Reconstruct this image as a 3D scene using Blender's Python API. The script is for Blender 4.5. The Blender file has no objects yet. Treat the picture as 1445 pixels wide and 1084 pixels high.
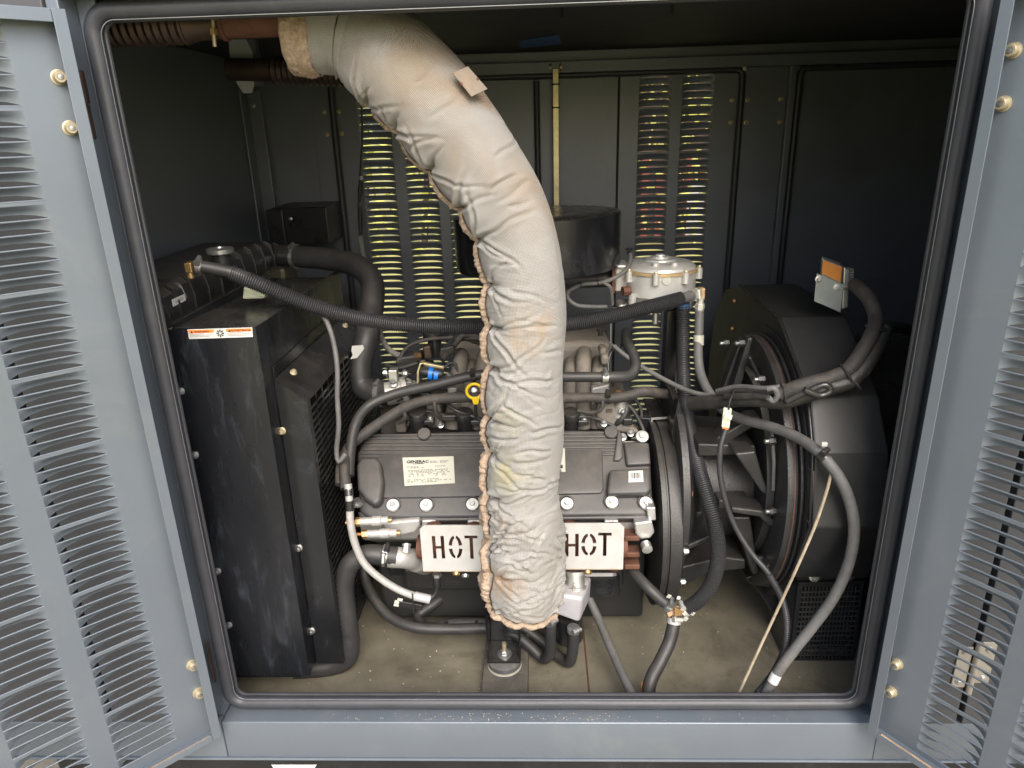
import bpy, bmesh, math, random
import numpy as np
from mathutils import Vector, Matrix, noise
random.seed(7)
SC = bpy.context.scene
COL = SC.collection
R = math.radians
# ---------------------------------------------------------------- camera, sky, sun, exposure
F = 1000.0
CAM = Vector((0.6665, -1.2, 1.1424))
YAW, PITCH, ROLL = R(-2.34), R(19.77), R(-1.72)
def _cam_axes():
    cy, sy, cp, sp, cr, sr = math.cos(YAW), math.sin(YAW), math.cos(PITCH), math.sin(PITCH), math.cos(ROLL), math.sin(ROLL)
    fwd = Vector((sy*cp, cy*cp, -sp)); right = Vector((cy, -sy, 0)); up = right.cross(fwd)
    return right*cr + up*sr, -right*sr + up*cr, fwd
CR, CU, CF = _cam_axes()
cam = bpy.data.cameras.new('camera'); cam.sensor_width = 36; cam.lens = F/1445*36; cam.clip_start = .02; cam.clip_end = 2000
co = bpy.data.objects.new('camera', cam); COL.objects.link(co)
m = Matrix((CR, CU, -CF)).transposed().to_4x4(); m.translation = CAM; co.matrix_world = m
SC.camera = co
w = bpy.data.worlds.new("World"); SC.world = w; w.use_nodes = True
wn, wl = w.node_tree.nodes, w.node_tree.links
sky = wn.new('ShaderNodeTexSky'); sky.sky_type = 'NISHITA'; sky.sun_disc = False
SUN_EL, SUN_AZ = R(40), R(166)          # veiled sun high behind the photographer (azimuth from +Y towards +X)
sky.sun_elevation = SUN_EL; sky.sun_rotation = SUN_AZ; sky.dust_density = 4.0; sky.air_density = 1.0; sky.ozone_density = 1.0
hs = wn.new('ShaderNodeHueSaturation'); hs.inputs['Saturation'].default_value = .95
wl.new(sky.outputs[0], hs.inputs['Color']); wl.new(hs.outputs[0], wn['Background'].inputs['Color'])
wn['Background'].inputs['Strength'].default_value = .15
sl = bpy.data.lights.new('sun', 'SUN'); sl.energy = 1.5; sl.angle = R(38); sl.color = (1, .975, .94)
so = bpy.data.objects.new('sun', sl); COL.objects.link(so)
sd = Vector((math.sin(SUN_AZ)*math.cos(SUN_EL), math.cos(SUN_AZ)*math.cos(SUN_EL), math.sin(SUN_EL)))
so.rotation_euler = sd.to_track_quat('Z', 'Y').to_euler(); so.location = (0, 0, 6)
SC.view_settings.view_transform = 'Standard'; SC.view_settings.look = 'None'; SC.view_settings.gamma = 1
SC.view_settings.exposure = 1.0
SC.cycles.max_bounces = 8; SC.cycles.diffuse_bounces = 5; SC.cycles.glossy_bounces = 4

# ---------------------------------------------------------------- where a point of the photograph lies at a known depth
def ray(px, py): return CF + CR*((px-722.5)/F) + CU*((542-py)/F)
def at(px, py, Y):
    d = ray(px, py); return CAM + d*((Y-CAM.y)/d.y)
def atX(px, py, X):
    d = ray(px, py); return CAM + d*((X-CAM.x)/d.x)
def atZ(px, py, Z):
    d = ray(px, py); return CAM + d*((Z-CAM.z)/d.z)
def on_plane(px, py, p0, n):
    d = ray(px, py); return CAM + d*((p0-CAM).dot(n)/d.dot(n))
def pxm(p): return (p-CAM).dot(CF)/F       # metres per photo pixel at a point

# ---------------------------------------------------------------- materials
def mat(name, col, rough=.5, metal=0., var=.12, vscale=9., dust=0., dustcol=(.42, .36, .27), bump=0., bscale=120.,
        stain=None, stain_amt=.3, stain_scale=5., stretch=(1, 1, 1), spec=.5, coat=0., rvar=.12):
    m = bpy.data.materials.new(name); m.use_nodes = True
    N, L = m.node_tree.nodes, m.node_tree.links
    b = N['Principled BSDF']
    geo = N.new('ShaderNodeNewGeometry')
    mp = N.new('ShaderNodeMapping'); mp.inputs['Scale'].default_value = stretch
    L.new(geo.outputs['Position'], mp.inputs['Vector'])
    n1 = N.new('ShaderNodeTexNoise'); n1.inputs['Scale'].default_value = vscale; n1.inputs['Detail'].default_value = 8; n1.inputs['Roughness'].default_value = .65
    L.new(mp.outputs[0], n1.inputs['Vector'])
    mix = N.new('ShaderNodeMix'); mix.data_type = 'RGBA'
    mr = N.new('ShaderNodeMapRange'); mr.inputs['From Min'].default_value = .3; mr.inputs['From Max'].default_value = .7
    L.new(n1.outputs['Fac'], mr.inputs['Value']); L.new(mr.outputs[0], mix.inputs['Factor'])
    c = Vector(col)
    mix.inputs['A'].default_value = (*[max(0, v*(1-var)) for v in c], 1); mix.inputs['B'].default_value = (*[min(1, v*(1+var)) for v in c], 1)
    out = mix.outputs['Result']
    rbase = N.new('ShaderNodeMapRange'); rbase.inputs['To Min'].default_value = max(.03, rough-rvar); rbase.inputs['To Max'].default_value = min(1, rough+rvar)
    L.new(n1.outputs['Fac'], rbase.inputs['Value']); rout = rbase.outputs[0]
    mval = None
    if stain:
        n2 = N.new('ShaderNodeTexNoise'); n2.inputs['Scale'].default_value = stain_scale; n2.inputs['Detail'].default_value = 9; n2.inputs['Roughness'].default_value = .72
        n2.inputs['Distortion'].default_value = .6
        L.new(mp.outputs[0], n2.inputs['Vector'])
        r2 = N.new('ShaderNodeMapRange'); r2.inputs['From Min'].default_value = .53; r2.inputs['From Max'].default_value = .72; r2.inputs['To Max'].default_value = stain_amt
        L.new(n2.outputs['Fac'], r2.inputs['Value'])
        mx = N.new('ShaderNodeMix'); mx.data_type = 'RGBA'; mx.inputs['B'].default_value = (*stain, 1)
        L.new(r2.outputs[0], mx.inputs['Factor']); L.new(out, mx.inputs['A']); out = mx.outputs['Result']
    if dust:
        sp = N.new('ShaderNodeSeparateXYZ'); L.new(geo.outputs['Normal'], sp.inputs[0])
        r3 = N.new('ShaderNodeMapRange'); r3.inputs['From Min'].default_value = .25; r3.inputs['From Max'].default_value = .95
        L.new(sp.outputs['Z'], r3.inputs['Value'])
        n3 = N.new('ShaderNodeTexNoise'); n3.inputs['Scale'].default_value = 22; n3.inputs['Detail'].default_value = 8; n3.inputs['Roughness'].default_value = .7
        L.new(geo.outputs['Position'], n3.inputs['Vector'])
        r4 = N.new('ShaderNodeMapRange'); r4.inputs['From Min'].default_value = .35; r4.inputs['From Max'].default_value = .7; r4.inputs['To Min'].default_value = .25
        L.new(n3.outputs['Fac'], r4.inputs['Value'])
        mu = N.new('ShaderNodeMath'); mu.operation = 'MULTIPLY'; L.new(r3.outputs[0], mu.inputs[0]); L.new(r4.outputs[0], mu.inputs[1])
        m2 = N.new('ShaderNodeMath'); m2.operation = 'MULTIPLY'; m2.inputs[1].default_value = dust; L.new(mu.outputs[0], m2.inputs[0])
        # a thin film of dust everywhere, in patches
        mx = N.new('ShaderNodeMix'); mx.data_type = 'RGBA'; mx.inputs['B'].default_value = (*dustcol, 1)
        L.new(m2.outputs[0], mx.inputs['Factor']); L.new(out, mx.inputs['A']); out = mx.outputs['Result']
        mxr = N.new('ShaderNodeMix'); mxr.inputs['B'].default_value = .92
        L.new(m2.outputs[0], mxr.inputs['Factor']); L.new(rout, mxr.inputs['A']); rout = mxr.outputs['Result']
        if metal:
            mm = N.new('ShaderNodeMapRange'); mm.inputs['To Min'].default_value = metal; mm.inputs['To Max'].default_value = 0
            L.new(m2.outputs[0], mm.inputs['Value']); L.new(mm.outputs[0], b.inputs['Metallic'])
    L.new(out, b.inputs['Base Color']); L.new(rout, b.inputs['Roughness'])
    if not (dust and metal): b.inputs['Metallic'].default_value = metal
    b.inputs['Specular IOR Level'].default_value = spec; b.inputs['Coat Weight'].default_value = coat
    if bump:
        nb = N.new('ShaderNodeTexNoise'); nb.inputs['Scale'].default_value = bscale; nb.inputs['Detail'].default_value = 5
        L.new(mp.outputs[0], nb.inputs['Vector'])
        bp = N.new('ShaderNodeBump'); bp.inputs['Strength'].default_value = bump; bp.inputs['Distance'].default_value = .002
        L.new(nb.outputs['Fac'], bp.inputs['Height']); L.new(bp.outputs[0], b.inputs['Normal'])
    return m
M = {}
M['paint'] = mat('grey_blue_paint', (.165, .193, .226), .40, metal=.42, var=.04, vscale=4, bump=.03, bscale=420, stain=(.31, .295, .265), stain_amt=.2, stain_scale=7)
M['inner'] = mat('dark_interior_paint', (.158, .176, .202), .42, metal=.32, var=.08, vscale=6, bump=.08, bscale=300, stain=(.12, .118, .11), stain_amt=.3, stain_scale=4)
M['seal'] = mat('seal_rubber', (.034, .036, .043), .45, var=.15, vscale=14, dust=.0, bump=.12, bscale=260, stain=(.075, .077, .083), stain_amt=.22, stain_scale=18)
M['seal_edge'] = mat('seal_metal_edge', (.26, .27, .28), .45, metal=.7)
M['rubber'] = mat('hose_rubber', (.026, .026, .0275), .5, var=.25, vscale=20, dust=.08, bump=.15, bscale=350, stain=(.07, .068, .065), stain_amt=.3, stain_scale=14)
M['rubber_grey'] = mat('worn_grey_rubber', (.095, .095, .096), .6, var=.2, vscale=30, dust=.10, bump=.2, bscale=300, stain=(.2, .18, .15), stain_amt=.5, stain_scale=20)
M['conduit'] = mat('split_conduit', (.030, .030, .033), .38, var=.2, vscale=25, dust=.02, stain=(.04, .04, .04), stain_amt=.2, stain_scale=20)
M['black'] = mat('black_gloss_paint', (.0105, .011, .0125), .24, var=.3, vscale=7, dust=.07, bump=.05, bscale=200, stain=(.06, .063, .075), stain_amt=.35, stain_scale=14, stretch=(1, 1, .55), coat=.1)
M['black_dirty'] = mat('black_paint_smeared', (.010, .011, .0135), .28, var=.35, vscale=9, dust=.10, bump=.06, bscale=160, stain=(.085, .095, .125), stain_amt=.3, stain_scale=34, stretch=(1, 1, .22), rvar=.2)
M['black_cast'] = mat('black_painted_casting', (.023, .023, .024), .34, var=.25, vscale=15, dust=.06, dustcol=(.26, .19, .13), bump=.6, bscale=330, stain=(.09, .085, .08), stain_amt=.25, stain_scale=14)
M['black_plastic'] = mat('black_plastic', (.018, .018, .019), .3, var=.2, vscale=20, dust=.10, bump=.15, bscale=300)
M['cover'] = mat('grey_black_cover_plastic', (.042, .042, .044), .42, var=.07, vscale=12, dust=.18, bump=.25, bscale=600, stain=(.085, .08, .075), stain_amt=.16, stain_scale=9)
M['alu'] = mat('raw_aluminium', (.44, .44, .43), .42, metal=.5, var=.15, vscale=18, dust=.5, bump=.25, bscale=180, stain=(.25, .23, .20), stain_amt=.5, stain_scale=12)
M['alu_reg'] = mat('regulator_aluminium', (.56, .56, .54), .36, metal=.35, var=.12, vscale=14, dust=.08, bump=.1, bscale=180, stain=(.38, .27, .14), stain_amt=.3, stain_scale=9)
M['steel'] = mat('zinc_steel', (.56, .57, .56), .36, metal=.9, var=.12, vscale=30, stain=(.35, .32, .26), stain_amt=.35, stain_scale=25)
M['yellow_zinc'] = mat('yellow_zinc_steel', (.46, .40, .27), .42, metal=.55, var=.18, vscale=60, stain=(.30, .21, .11), stain_amt=.4, stain_scale=60)
M['brass'] = mat('tarnished_brass', (.45, .29, .13), .4, metal=.8, var=.2, vscale=50)
M['copper'] = mat('copper_tip', (.50, .25, .10), .4, metal=.7, var=.2, vscale=60)
M['cast'] = mat('dusty_cast_aluminium', (.165, .15, .13), .72, metal=.15, var=.2, vscale=24, dust=.55, dustcol=(.40, .34, .26), bump=.4, bscale=260, stain=(.13, .11, .09), stain_amt=.5, stain_scale=18)
M['grey_cast'] = mat('pale_grey_casting', (.42, .42, .45), .5, metal=.3, var=.06, vscale=30, dust=.35, bump=.2, bscale=420)
M['white_steel'] = mat('brushed_shield_steel', (.52, .52, .51), .45, metal=.3, var=.09, vscale=16, bump=.10, bscale=240, stain=(.36, .32, .26), stain_amt=.45, stain_scale=11)
M['rust'] = mat('rusty_steel', (.135, .062, .04), .7, metal=.3, var=.35, vscale=24, bump=.35, bscale=140, stain=(.09, .05, .04), stain_amt=.7, stain_scale=9)
M['rust_dark'] = mat('heat_browned_steel', (.085, .06, .05), .45, metal=.6, var=.3, vscale=20, bump=.2, bscale=140, stain=(.16, .08, .045), stain_amt=.5, stain_scale=12)
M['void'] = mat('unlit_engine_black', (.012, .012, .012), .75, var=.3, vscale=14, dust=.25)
M['vent_grey'] = mat('vent_black_with_highlight', (.05, .05, .051), .4, var=.3, vscale=40)  # black bars made lighter; their gloss highlight is put into the colour
M['hinge_cream'] = mat('cream_zinc_hinge', (.42, .39, .33), .45, metal=.4, var=.1)
M['roof_black'] = mat('matte_black_roof', (.022, .022, .022), .7, var=.15)  # near-black tone over the whole roof sheet
M['panel_shade'] = mat('grey_panel_with_shade', (.078, .08, .085), .5, metal=.2, var=.06)  # shade behind the open doors is put into this darker grey
M['shroud'] = mat('satin_black_shroud', (.019, .020, .022), .40, var=.2, vscale=9, dust=.04, bump=.06, bscale=240, stain=(.05, .05, .052), stain_amt=.3, stain_scale=16)
M['floor'] = mat('dusty_floor_sheet', (.185, .17, .125), .5, metal=.2, var=.4, vscale=4, bump=.3, bscale=70, stain=(.06, .052, .038), stain_amt=.9, stain_scale=5, dust=.2, dustcol=(.30, .26, .19))
M['concrete'] = mat('pad_concrete', (.30, .275, .225), .88, var=.22, vscale=5, bump=.5, bscale=90, stain=(.13, .115, .09), stain_amt=.75, stain_scale=4.2)
M['grass'] = mat('dry_grass_ground', (.42, .38, .14), .95, var=.35, vscale=1.5, bump=.6, bscale=30, stain=(.16, .2, .05), stain_amt=.6, stain_scale=.7)
M['leaf'] = mat('yellow_green_leaf', (.46, .47, .11), .7, var=.3, vscale=3)
M['red'] = mat('red_painted_boards', (.24, .05, .03), .6, var=.25, vscale=3)
M['white'] = mat('white_paint', (.52, .52, .505), .5, var=.05, vscale=30)
M['orange'] = mat('orange_print', (.72, .20, .025), .5, var=.06, vscale=60)
M['module_orange'] = mat('rusty_orange_plate', (.50, .19, .035), .6, var=.16, vscale=40, bump=.2, bscale=300)
M['ink'] = mat('black_ink', (.02, .02, .02), .6, var=.1)
M['grey_ink'] = mat('grey_ink', (.13, .13, .12), .6, var=.1)
M['cream'] = mat('cream_label', (.43, .43, .36), .5, var=.04, vscale=40)
M['pale_green'] = mat('pale_green_plastic', (.52, .56, .42), .5, var=.08, vscale=60, stain=(.45, .38, .22), stain_amt=.3, stain_scale=40)
M['yellow'] = mat('yellow_plastic', (.78, .53, .012), .42, var=.08, vscale=60)
M['blue'] = mat('blue_plastic', (.012, .19, .70), .4, var=.1, vscale=60)
M['tape'] = mat('blue_masking_tape', (.035, .10, .26), .75, var=.2, vscale=40)
M['loom'] = mat('cloth_taped_loom', (.032, .030, .029), .65, var=.35, vscale=40, dust=.12, dustcol=(.36, .28, .2), bump=.6, bscale=260, stain=(.13, .10, .075), stain_amt=.45, stain_scale=22)
M['grey_loom'] = mat('silver_grey_loom', (.36, .355, .34), .55, metal=.2, var=.15, vscale=60, bump=.3, bscale=300, stain=(.2, .18, .15), stain_amt=.4, stain_scale=30)
M['rod'] = mat('tan_fiberglass_rod', (.30, .25, .18), .6, var=.3, vscale=70)
M['olive'] = mat('dusty_olive_strip', (.23, .20, .14), .8, var=.25, vscale=25, dust=.5)
M['trim'] = mat('frayed_tan_trim', (.36, .27, .195), .95, var=.4, vscale=140, bump=1., bscale=420, stain=(.50, .42, .35), stain_amt=.6, stain_scale=60)

def fabric():
    m = mat('silica_cloth', (.318, .31, .292), .6, var=.09, vscale=7, stain=(.20, .16, .115), stain_amt=.42, stain_scale=7)
    N, L = m.node_tree.nodes, m.node_tree.links; b = N['Principled BSDF']
    src = b.inputs['Base Color'].links[0].from_socket
    geo = N.new('ShaderNodeNewGeometry')
    # brown grime that collected on the outer upper bend, and yellow heat stains near the bottom
    sx = N.new('ShaderNodeSeparateXYZ'); L.new(geo.outputs['Position'], sx.inputs[0])
    def blob(cx, cz, rad, col, amt, nsc):
        vx = N.new('ShaderNodeVectorMath'); vx.operation = 'DISTANCE'; vx.inputs[1].default_value = (cx[0], cx[1], cz)
        L.new(geo.outputs['Position'], vx.inputs[0])
        mr = N.new('ShaderNodeMapRange'); mr.interpolation_type = 'SMOOTHSTEP'; mr.inputs['From Min'].default_value = rad; mr.inputs['From Max'].default_value = 0; 
        L.new(vx.outputs['Value'], mr.inputs['Value'])
        n = N.new('ShaderNodeTexNoise'); n.inputs['Scale'].default_value = nsc; n.inputs['Detail'].default_value = 7; n.inputs['Distortion'].default_value = .8
        L.new(geo.outputs['Position'], n.inputs['Vector'])
        r = N.new('ShaderNodeMapRange'); r.inputs['From Min'].default_value = .36; r.inputs['From Max'].default_value = .62; L.new(n.outputs['Fac'], r.inputs['Value'])
        mu = N.new('ShaderNodeMath'); mu.operation = 'MULTIPLY'; L.new(mr.outputs[0], mu.inputs[0]); L.new(r.outputs[0], mu.inputs[1])
        m2 = N.new('ShaderNodeMath'); m2.operation = 'MULTIPLY'; m2.inputs[1].default_value = amt; L.new(mu.outputs[0], m2.inputs[0])
        mx = N.new('ShaderNodeMix'); mx.data_type = 'RGBA'; mx.inputs['B'].default_value = (*col, 1)
        return m2.outputs[0], mx
    for cx, cz, rad, col, amt, nsc in [((.60, .10), 1.20, .26, (.24, .165, .10), .95, 9), ((.68, .10), 1.03, .17, (.27, .195, .12), .7, 10),
                                  ((.48, .06), 1.28, .15, (.25, .19, .115), .8, 12),
                                  ((.655, .04), .80, .07, (.36, .23, .10), .8, 24), ((.60, .03), .52, .07, (.34, .30, .13), .6, 22),
                                  ((.59, .02), .27, .065, (.28, .15, .05), .9, 24), ((.60, .03), .40, .07, (.26, .21, .15), .7, 18),
                                  ((.60, .03), .62, .05, (.36, .32, .16), .5, 20)]:
        f, mx = blob(cx, cz, rad, col, amt, nsc)
        L.new(f, mx.inputs['Factor']); L.new(src, mx.inputs['A']); src = mx.outputs['Result']
    L.new(src, b.inputs['Base Color'])
    uv = N.new('ShaderNodeUVMap')
    mp = N.new('ShaderNodeMapping'); mp.inputs['Scale'].default_value = (1, 1, 1); L.new(uv.outputs[0], mp.inputs['Vector'])
    hsum = None
    for d in ('X', 'Y'):
        wv = N.new('ShaderNodeTexWave'); wv.bands_direction = d; wv.inputs['Scale'].default_value = 14; wv.inputs['Distortion'].default_value = .9; wv.inputs['Detail Scale'].default_value = 3
        L.new(mp.outputs[0], wv.inputs['Vector'])
        if hsum is None: hsum = wv.outputs['Fac']
        else:
            ad = N.new('ShaderNodeMath'); ad.operation = 'MULTIPLY'; L.new(hsum, ad.inputs[0]); L.new(wv.outputs['Fac'], ad.inputs[1]); hsum = ad.outputs[0]
    n = N.new('ShaderNodeTexNoise'); n.inputs['Scale'].default_value = 60; n.inputs['Detail'].default_value = 4; L.new(geo.outputs['Position'], n.inputs['Vector'])
    b1 = N.new('ShaderNodeBump'); b1.inputs['Strength'].default_value = .8; b1.inputs['Distance'].default_value = .0013; L.new(hsum, b1.inputs['Height'])
    b2 = N.new('ShaderNodeBump'); b2.inputs['Strength'].default_value = .35; b2.inputs['Distance'].default_value = .004; L.new(n.outputs['Fac'], b2.inputs['Height']); L.new(b1.outputs[0], b2.inputs['Normal'])
    wm = N.new('ShaderNodeMapRange'); wm.inputs['To Min'].default_value = .84; wm.inputs['To Max'].default_value = 1.10; L.new(hsum, wm.inputs['Value'])  # shade in the gaps between threads is put into the colour
    vm = N.new('ShaderNodeVectorMath'); vm.operation = 'SCALE'; L.new(src, vm.inputs[0]); L.new(wm.outputs[0], vm.inputs['Scale']); L.new(vm.outputs[0], b.inputs['Base Color'])
    L.new(b2.outputs[0], b.inputs['Normal'])
    b.inputs['Sheen Weight'].default_value = .15
    return m
M['cloth'] = fabric()

# ---------------------------------------------------------------- mesh builders
def V(*a): return Vector(a)
class MB:
    def __init__(s): s.v = []; s.f = []; s.uv = None
    def add(s, vs, fs):
        o = len(s.v); s.v += [tuple(v) for v in vs]; s.f += [tuple(i+o for i in f) for f in fs]; return s
    def hexa(s, p):     # p: 4 points of one face, then the 4 opposite ones
        return s.add(p, [(3, 2, 1, 0), (4, 5, 6, 7), (0, 1, 5, 4), (1, 2, 6, 5), (2, 3, 7, 6), (3, 0, 4, 7)])
    def box(s, x0, x1, y0, y1, z0, z1):
        return s.hexa([(x0, y0, z0), (x1, y0, z0), (x1, y1, z0), (x0, y1, z0), (x0, y0, z1), (x1, y0, z1), (x1, y1, z1), (x0, y1, z1)])
    def prism(s, poly, d):
        n = len(poly); d = Vector(d); a = [Vector(p) for p in poly]; b = [p+d for p in a]
        return s.add(a+b, [tuple(range(n))[::-1], tuple(range(n, 2*n))] + [(i, (i+1) % n, n+(i+1) % n, n+i) for i in range(n)])
    def bar(s, a, b, wx, wy, up=(0, 0, 1)):
        a, b = Vector(a), Vector(b); t = (b-a).normalized(); u = Vector(up)
        if abs(t.dot(u)) > .98: u = Vector((0, 1, 0))
        x = t.cross(u).normalized()*wx/2; y = x.cross(t).normalized()*wy/2
        return s.hexa([a-x-y, a+x-y, a+x+y, a-x+y, b-x-y, b+x-y, b+x+y, b-x+y])
    def tube(s, pts, rad, seg=12, caps=True, closed=False):
        pts = [Vector(p) for p in pts]; n = len(pts)
        if not hasattr(rad, '__len__'): rad = [rad]*n
        fr = None; vs = []
        for i in range(n):
            a = pts[(i-1) % n] if closed else pts[max(i-1, 0)]; b = pts[(i+1) % n] if closed else pts[min(i+1, n-1)]
            t = (b-a)
            t = t.normalized() if t.length > 1e-9 else Vector((0, 0, 1))
            if fr is None:
                u = Vector((0, 0, 1)) if abs(t.z) < .9 else Vector((0, 1, 0))
                fr = t.cross(u).normalized()
            fr = (fr - t*fr.dot(t)).normalized(); g = t.cross(fr)
            for k in range(seg):
                q = 2*math.pi*k/seg; vs.append(pts[i] + (fr*math.cos(q) + g*math.sin(q))*rad[i])
        fs = []
        for i in range(n if closed else n-1):
            j = (i+1) % n
            for k in range(seg):
                l = (k+1) % seg; fs.append((i*seg+k, i*seg+l, j*seg+l, j*seg+k))
        if caps and not closed: fs += [tuple(range(seg))[::-1], tuple((n-1)*seg+k for k in range(seg))]
        return s.add(vs, fs)
    def lathe(s, prof, o, axis, seg=24, ang=None, xdir=None):   # prof: (radius, height along axis)
        a = Vector(axis).normalized(); o = Vector(o)
        x = Vector(xdir) if xdir else (Vector((1, 0, 0)) if abs(a.x) < .9 else Vector((0, 1, 0)))
        x = (x - a*x.dot(a)).normalized(); y = a.cross(x)
        vs = []; n = len(prof)
        for r, h in prof:
            for k in range(seg):
                q = 2*math.pi*k/seg; vs.append(o + a*h + (x*math.cos(q)+y*math.sin(q))*max(r, 1e-5))
        fs = [(i*seg+k, i*seg+(k+1) % seg, (i+1)*seg+(k+1) % seg, (i+1)*seg+k) for i in range(n-1) for k in range(seg)]
        if prof[0][0] > 1e-4: fs.append(tuple(range(seg))[::-1])
        if prof[-1][0] > 1e-4: fs.append(tuple((n-1)*seg+k for k in range(seg)))
        return s.add(vs, fs)
    def bolt(s, p, axis, r=.006, h=.005, washer=1.7):
        a = Vector(axis).normalized()
        if washer: s.lathe([(r*washer, 0), (r*washer, r*.28), (r*washer*.92, r*.36)], p, a, 14)
        s.lathe([(r, r*.3), (r, h*.85), (r*.85, h)], p, a, 6)
        return s.lathe([(r*.5, h), (r*.5, h*1.06)], p, a, 8)
    def build(s, name, m, parent=None, smooth=40, bevel=0, bseg=2, stuff=False):
        me = bpy.data.meshes.new(name); me.from_pydata(s.v, [], s.f); me.update()
        bm = bmesh.new(); bm.from_mesh(me)
        bmesh.ops.recalc_face_normals(bm, faces=bm.faces)
        if bevel:
            es = [e for e in bm.edges if len(e.link_faces) == 2 and e.calc_face_angle(0) > .5]
            bmesh.ops.bevel(bm, geom=es, offset=bevel, segments=bseg, profile=.5, affect='EDGES', clamp_overlap=True)
        bm.to_mesh(me); bm.free()
        return finish(name, me, m, parent, smooth, stuff)
def finish(name, me, m, parent=None, smooth=40, stuff=False):
    if smooth:
        me.polygons.foreach_set('use_smooth', [True]*len(me.polygons)); me.set_sharp_from_angle(angle=R(smooth))
    if m is not None and not me.materials: me.materials.append(M[m])
    o = bpy.data.objects.new(name, me); COL.objects.link(o)
    if parent is not None: attach(o, parent)
    if stuff: o['kind'] = 'stuff'
    return o
def attach(o, p):
    o.parent = p; o.matrix_parent_inverse = world(p).inverted()
def world(o):
    mm = o.matrix_basis.copy()
    if o.parent: mm = world(o.parent) @ o.matrix_parent_inverse @ mm
    return mm
def thing(name, label, cat, loc=(0, 0, 0), group=None):
    o = bpy.data.objects.new(name, None); COL.objects.link(o); o.location = loc; o.empty_display_size = .05
    return tag(o, label, cat, group)
def tag(o, label, cat, group=None):
    o['label'] = label; o['category'] = cat
    if group: o['group'] = group
    return o
def structure(o): o['kind'] = 'structure'; return o
def spline(ctrl, step=.01):
    P = [Vector(c) for c in ctrl]
    if len(P) == 2: return [P[0].lerp(P[1], i/8) for i in range(9)]
    P = [P[0]*2-P[1]] + P + [P[-1]*2-P[-2]]
    out = []
    for i in range(1, len(P)-2):
        p0, p1, p2, p3 = P[i-1:i+3]
        def tj(t, a, b): return t + max(1e-5, (b-a).length)**.5
        t0 = 0; t1 = tj(t0, p0, p1); t2 = tj(t1, p1, p2); t3 = tj(t2, p2, p3)
        n = max(2, int((p2-p1).length/step))
        for k in range(n):
            t = t1 + (t2-t1)*k/n
            a1 = p0*((t1-t)/(t1-t0)) + p1*((t-t0)/(t1-t0)); a2 = p1*((t2-t)/(t2-t1)) + p2*((t-t1)/(t2-t1)); a3 = p2*((t3-t)/(t3-t2)) + p3*((t-t2)/(t3-t2))
            b1 = a1*((t2-t)/(t2-t0)) + a2*((t-t0)/(t2-t0)); b2 = a2*((t3-t)/(t3-t1)) + a3*((t-t1)/(t3-t1))
            out.append(b1*((t2-t)/(t2-t1)) + b2*((t-t1)/(t2-t1)))
    out.append(P[-2]); return out
def pxs(pts): return [at(*p) for p in pts]
def resample(pts, d):
    out = [pts[0]]; acc = 0
    for a, b in zip(pts, pts[1:]):
        l = (b-a).length
        while acc + l >= d:
            q = a.lerp(b, (d-acc)/l); out.append(q); l -= (d-acc); a = q; acc = 0
        acc += l
    return out
def hose_mb(pts, r, seg=14, step=.008, rough=0.):
    p = spline(pxs(pts), step)
    rr = [r*(1+rough*noise.noise(q*60)) for q in p]
    return MB().tube(p, rr, seg)
def corr_mb(pts, r, pitch=.0055, seg=14, depth=.12):
    p = resample(spline(pxs(pts), .004), pitch/4)
    rr = [r*(1+depth*(.55, .55, -.1, -1.)[i % 4]) for i in range(len(p))]
    return MB().tube(p, rr, seg)
def slab(mb, poly, Y, d): return mb.prism([at(x, y, Y) for x, y in poly], d)
def clamp_mb(p, t, r, wd=.012):
    t = Vector(t).normalized()
    mb = MB().lathe([(r*.98, -wd/2), (r*1.07, -wd/2), (r*1.07, wd/2), (r*.98, wd/2)], p, t, 20)
    c = CAM - Vector(p); c = (c - t*c.dot(t)).normalized(); s = t.cross(c)
    q = Vector(p) + (c*.8 - s*.7 + Vector((0, 0, .5))).normalized()*r*1.15
    mb.lathe([(.0055, -.01), (.0055, .008), (.007, .008), (.007, .013)], q, t.cross(q-Vector(p)), 10)
    return mb
def text(parent, s, size, m, o, xd, yd, name='lettering', align='LEFT', bold=0, sx=1.):
    cu = bpy.data.curves.new('t', 'FONT'); cu.body = s; cu.size = size; cu.align_x = align; cu.resolution_u = 3; cu.offset = bold
    ob = bpy.data.objects.new('t', cu); COL.objects.link(ob)
    me = bpy.data.meshes.new_from_object(ob.evaluated_get(bpy.context.evaluated_depsgraph_get()))
    bpy.data.objects.remove(ob)
    xd = Vector(xd).normalized(); yd = Vector(yd); yd = (yd - xd*yd.dot(xd)).normalized(); n = xd.cross(yd)
    T = Matrix((xd*sx, yd, n)).transposed().to_4x4(); T.translation = Vector(o)
    me.transform(T)
    return finish(name, me, m, parent, 0)
def quad_label(parent, name, c, m, thick=.0006):     # c: 4 corners, ordered TL TR BR BL seen from the front
    c = [Vector(p) for p in c]; n = (c[1]-c[0]).cross(c[3]-c[0]).normalized()
    if n.dot(CAM-c[0]) < 0: n = -n
    return MB().prism([p for p in c], n*thick).build(name, m, parent, 0), n
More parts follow.
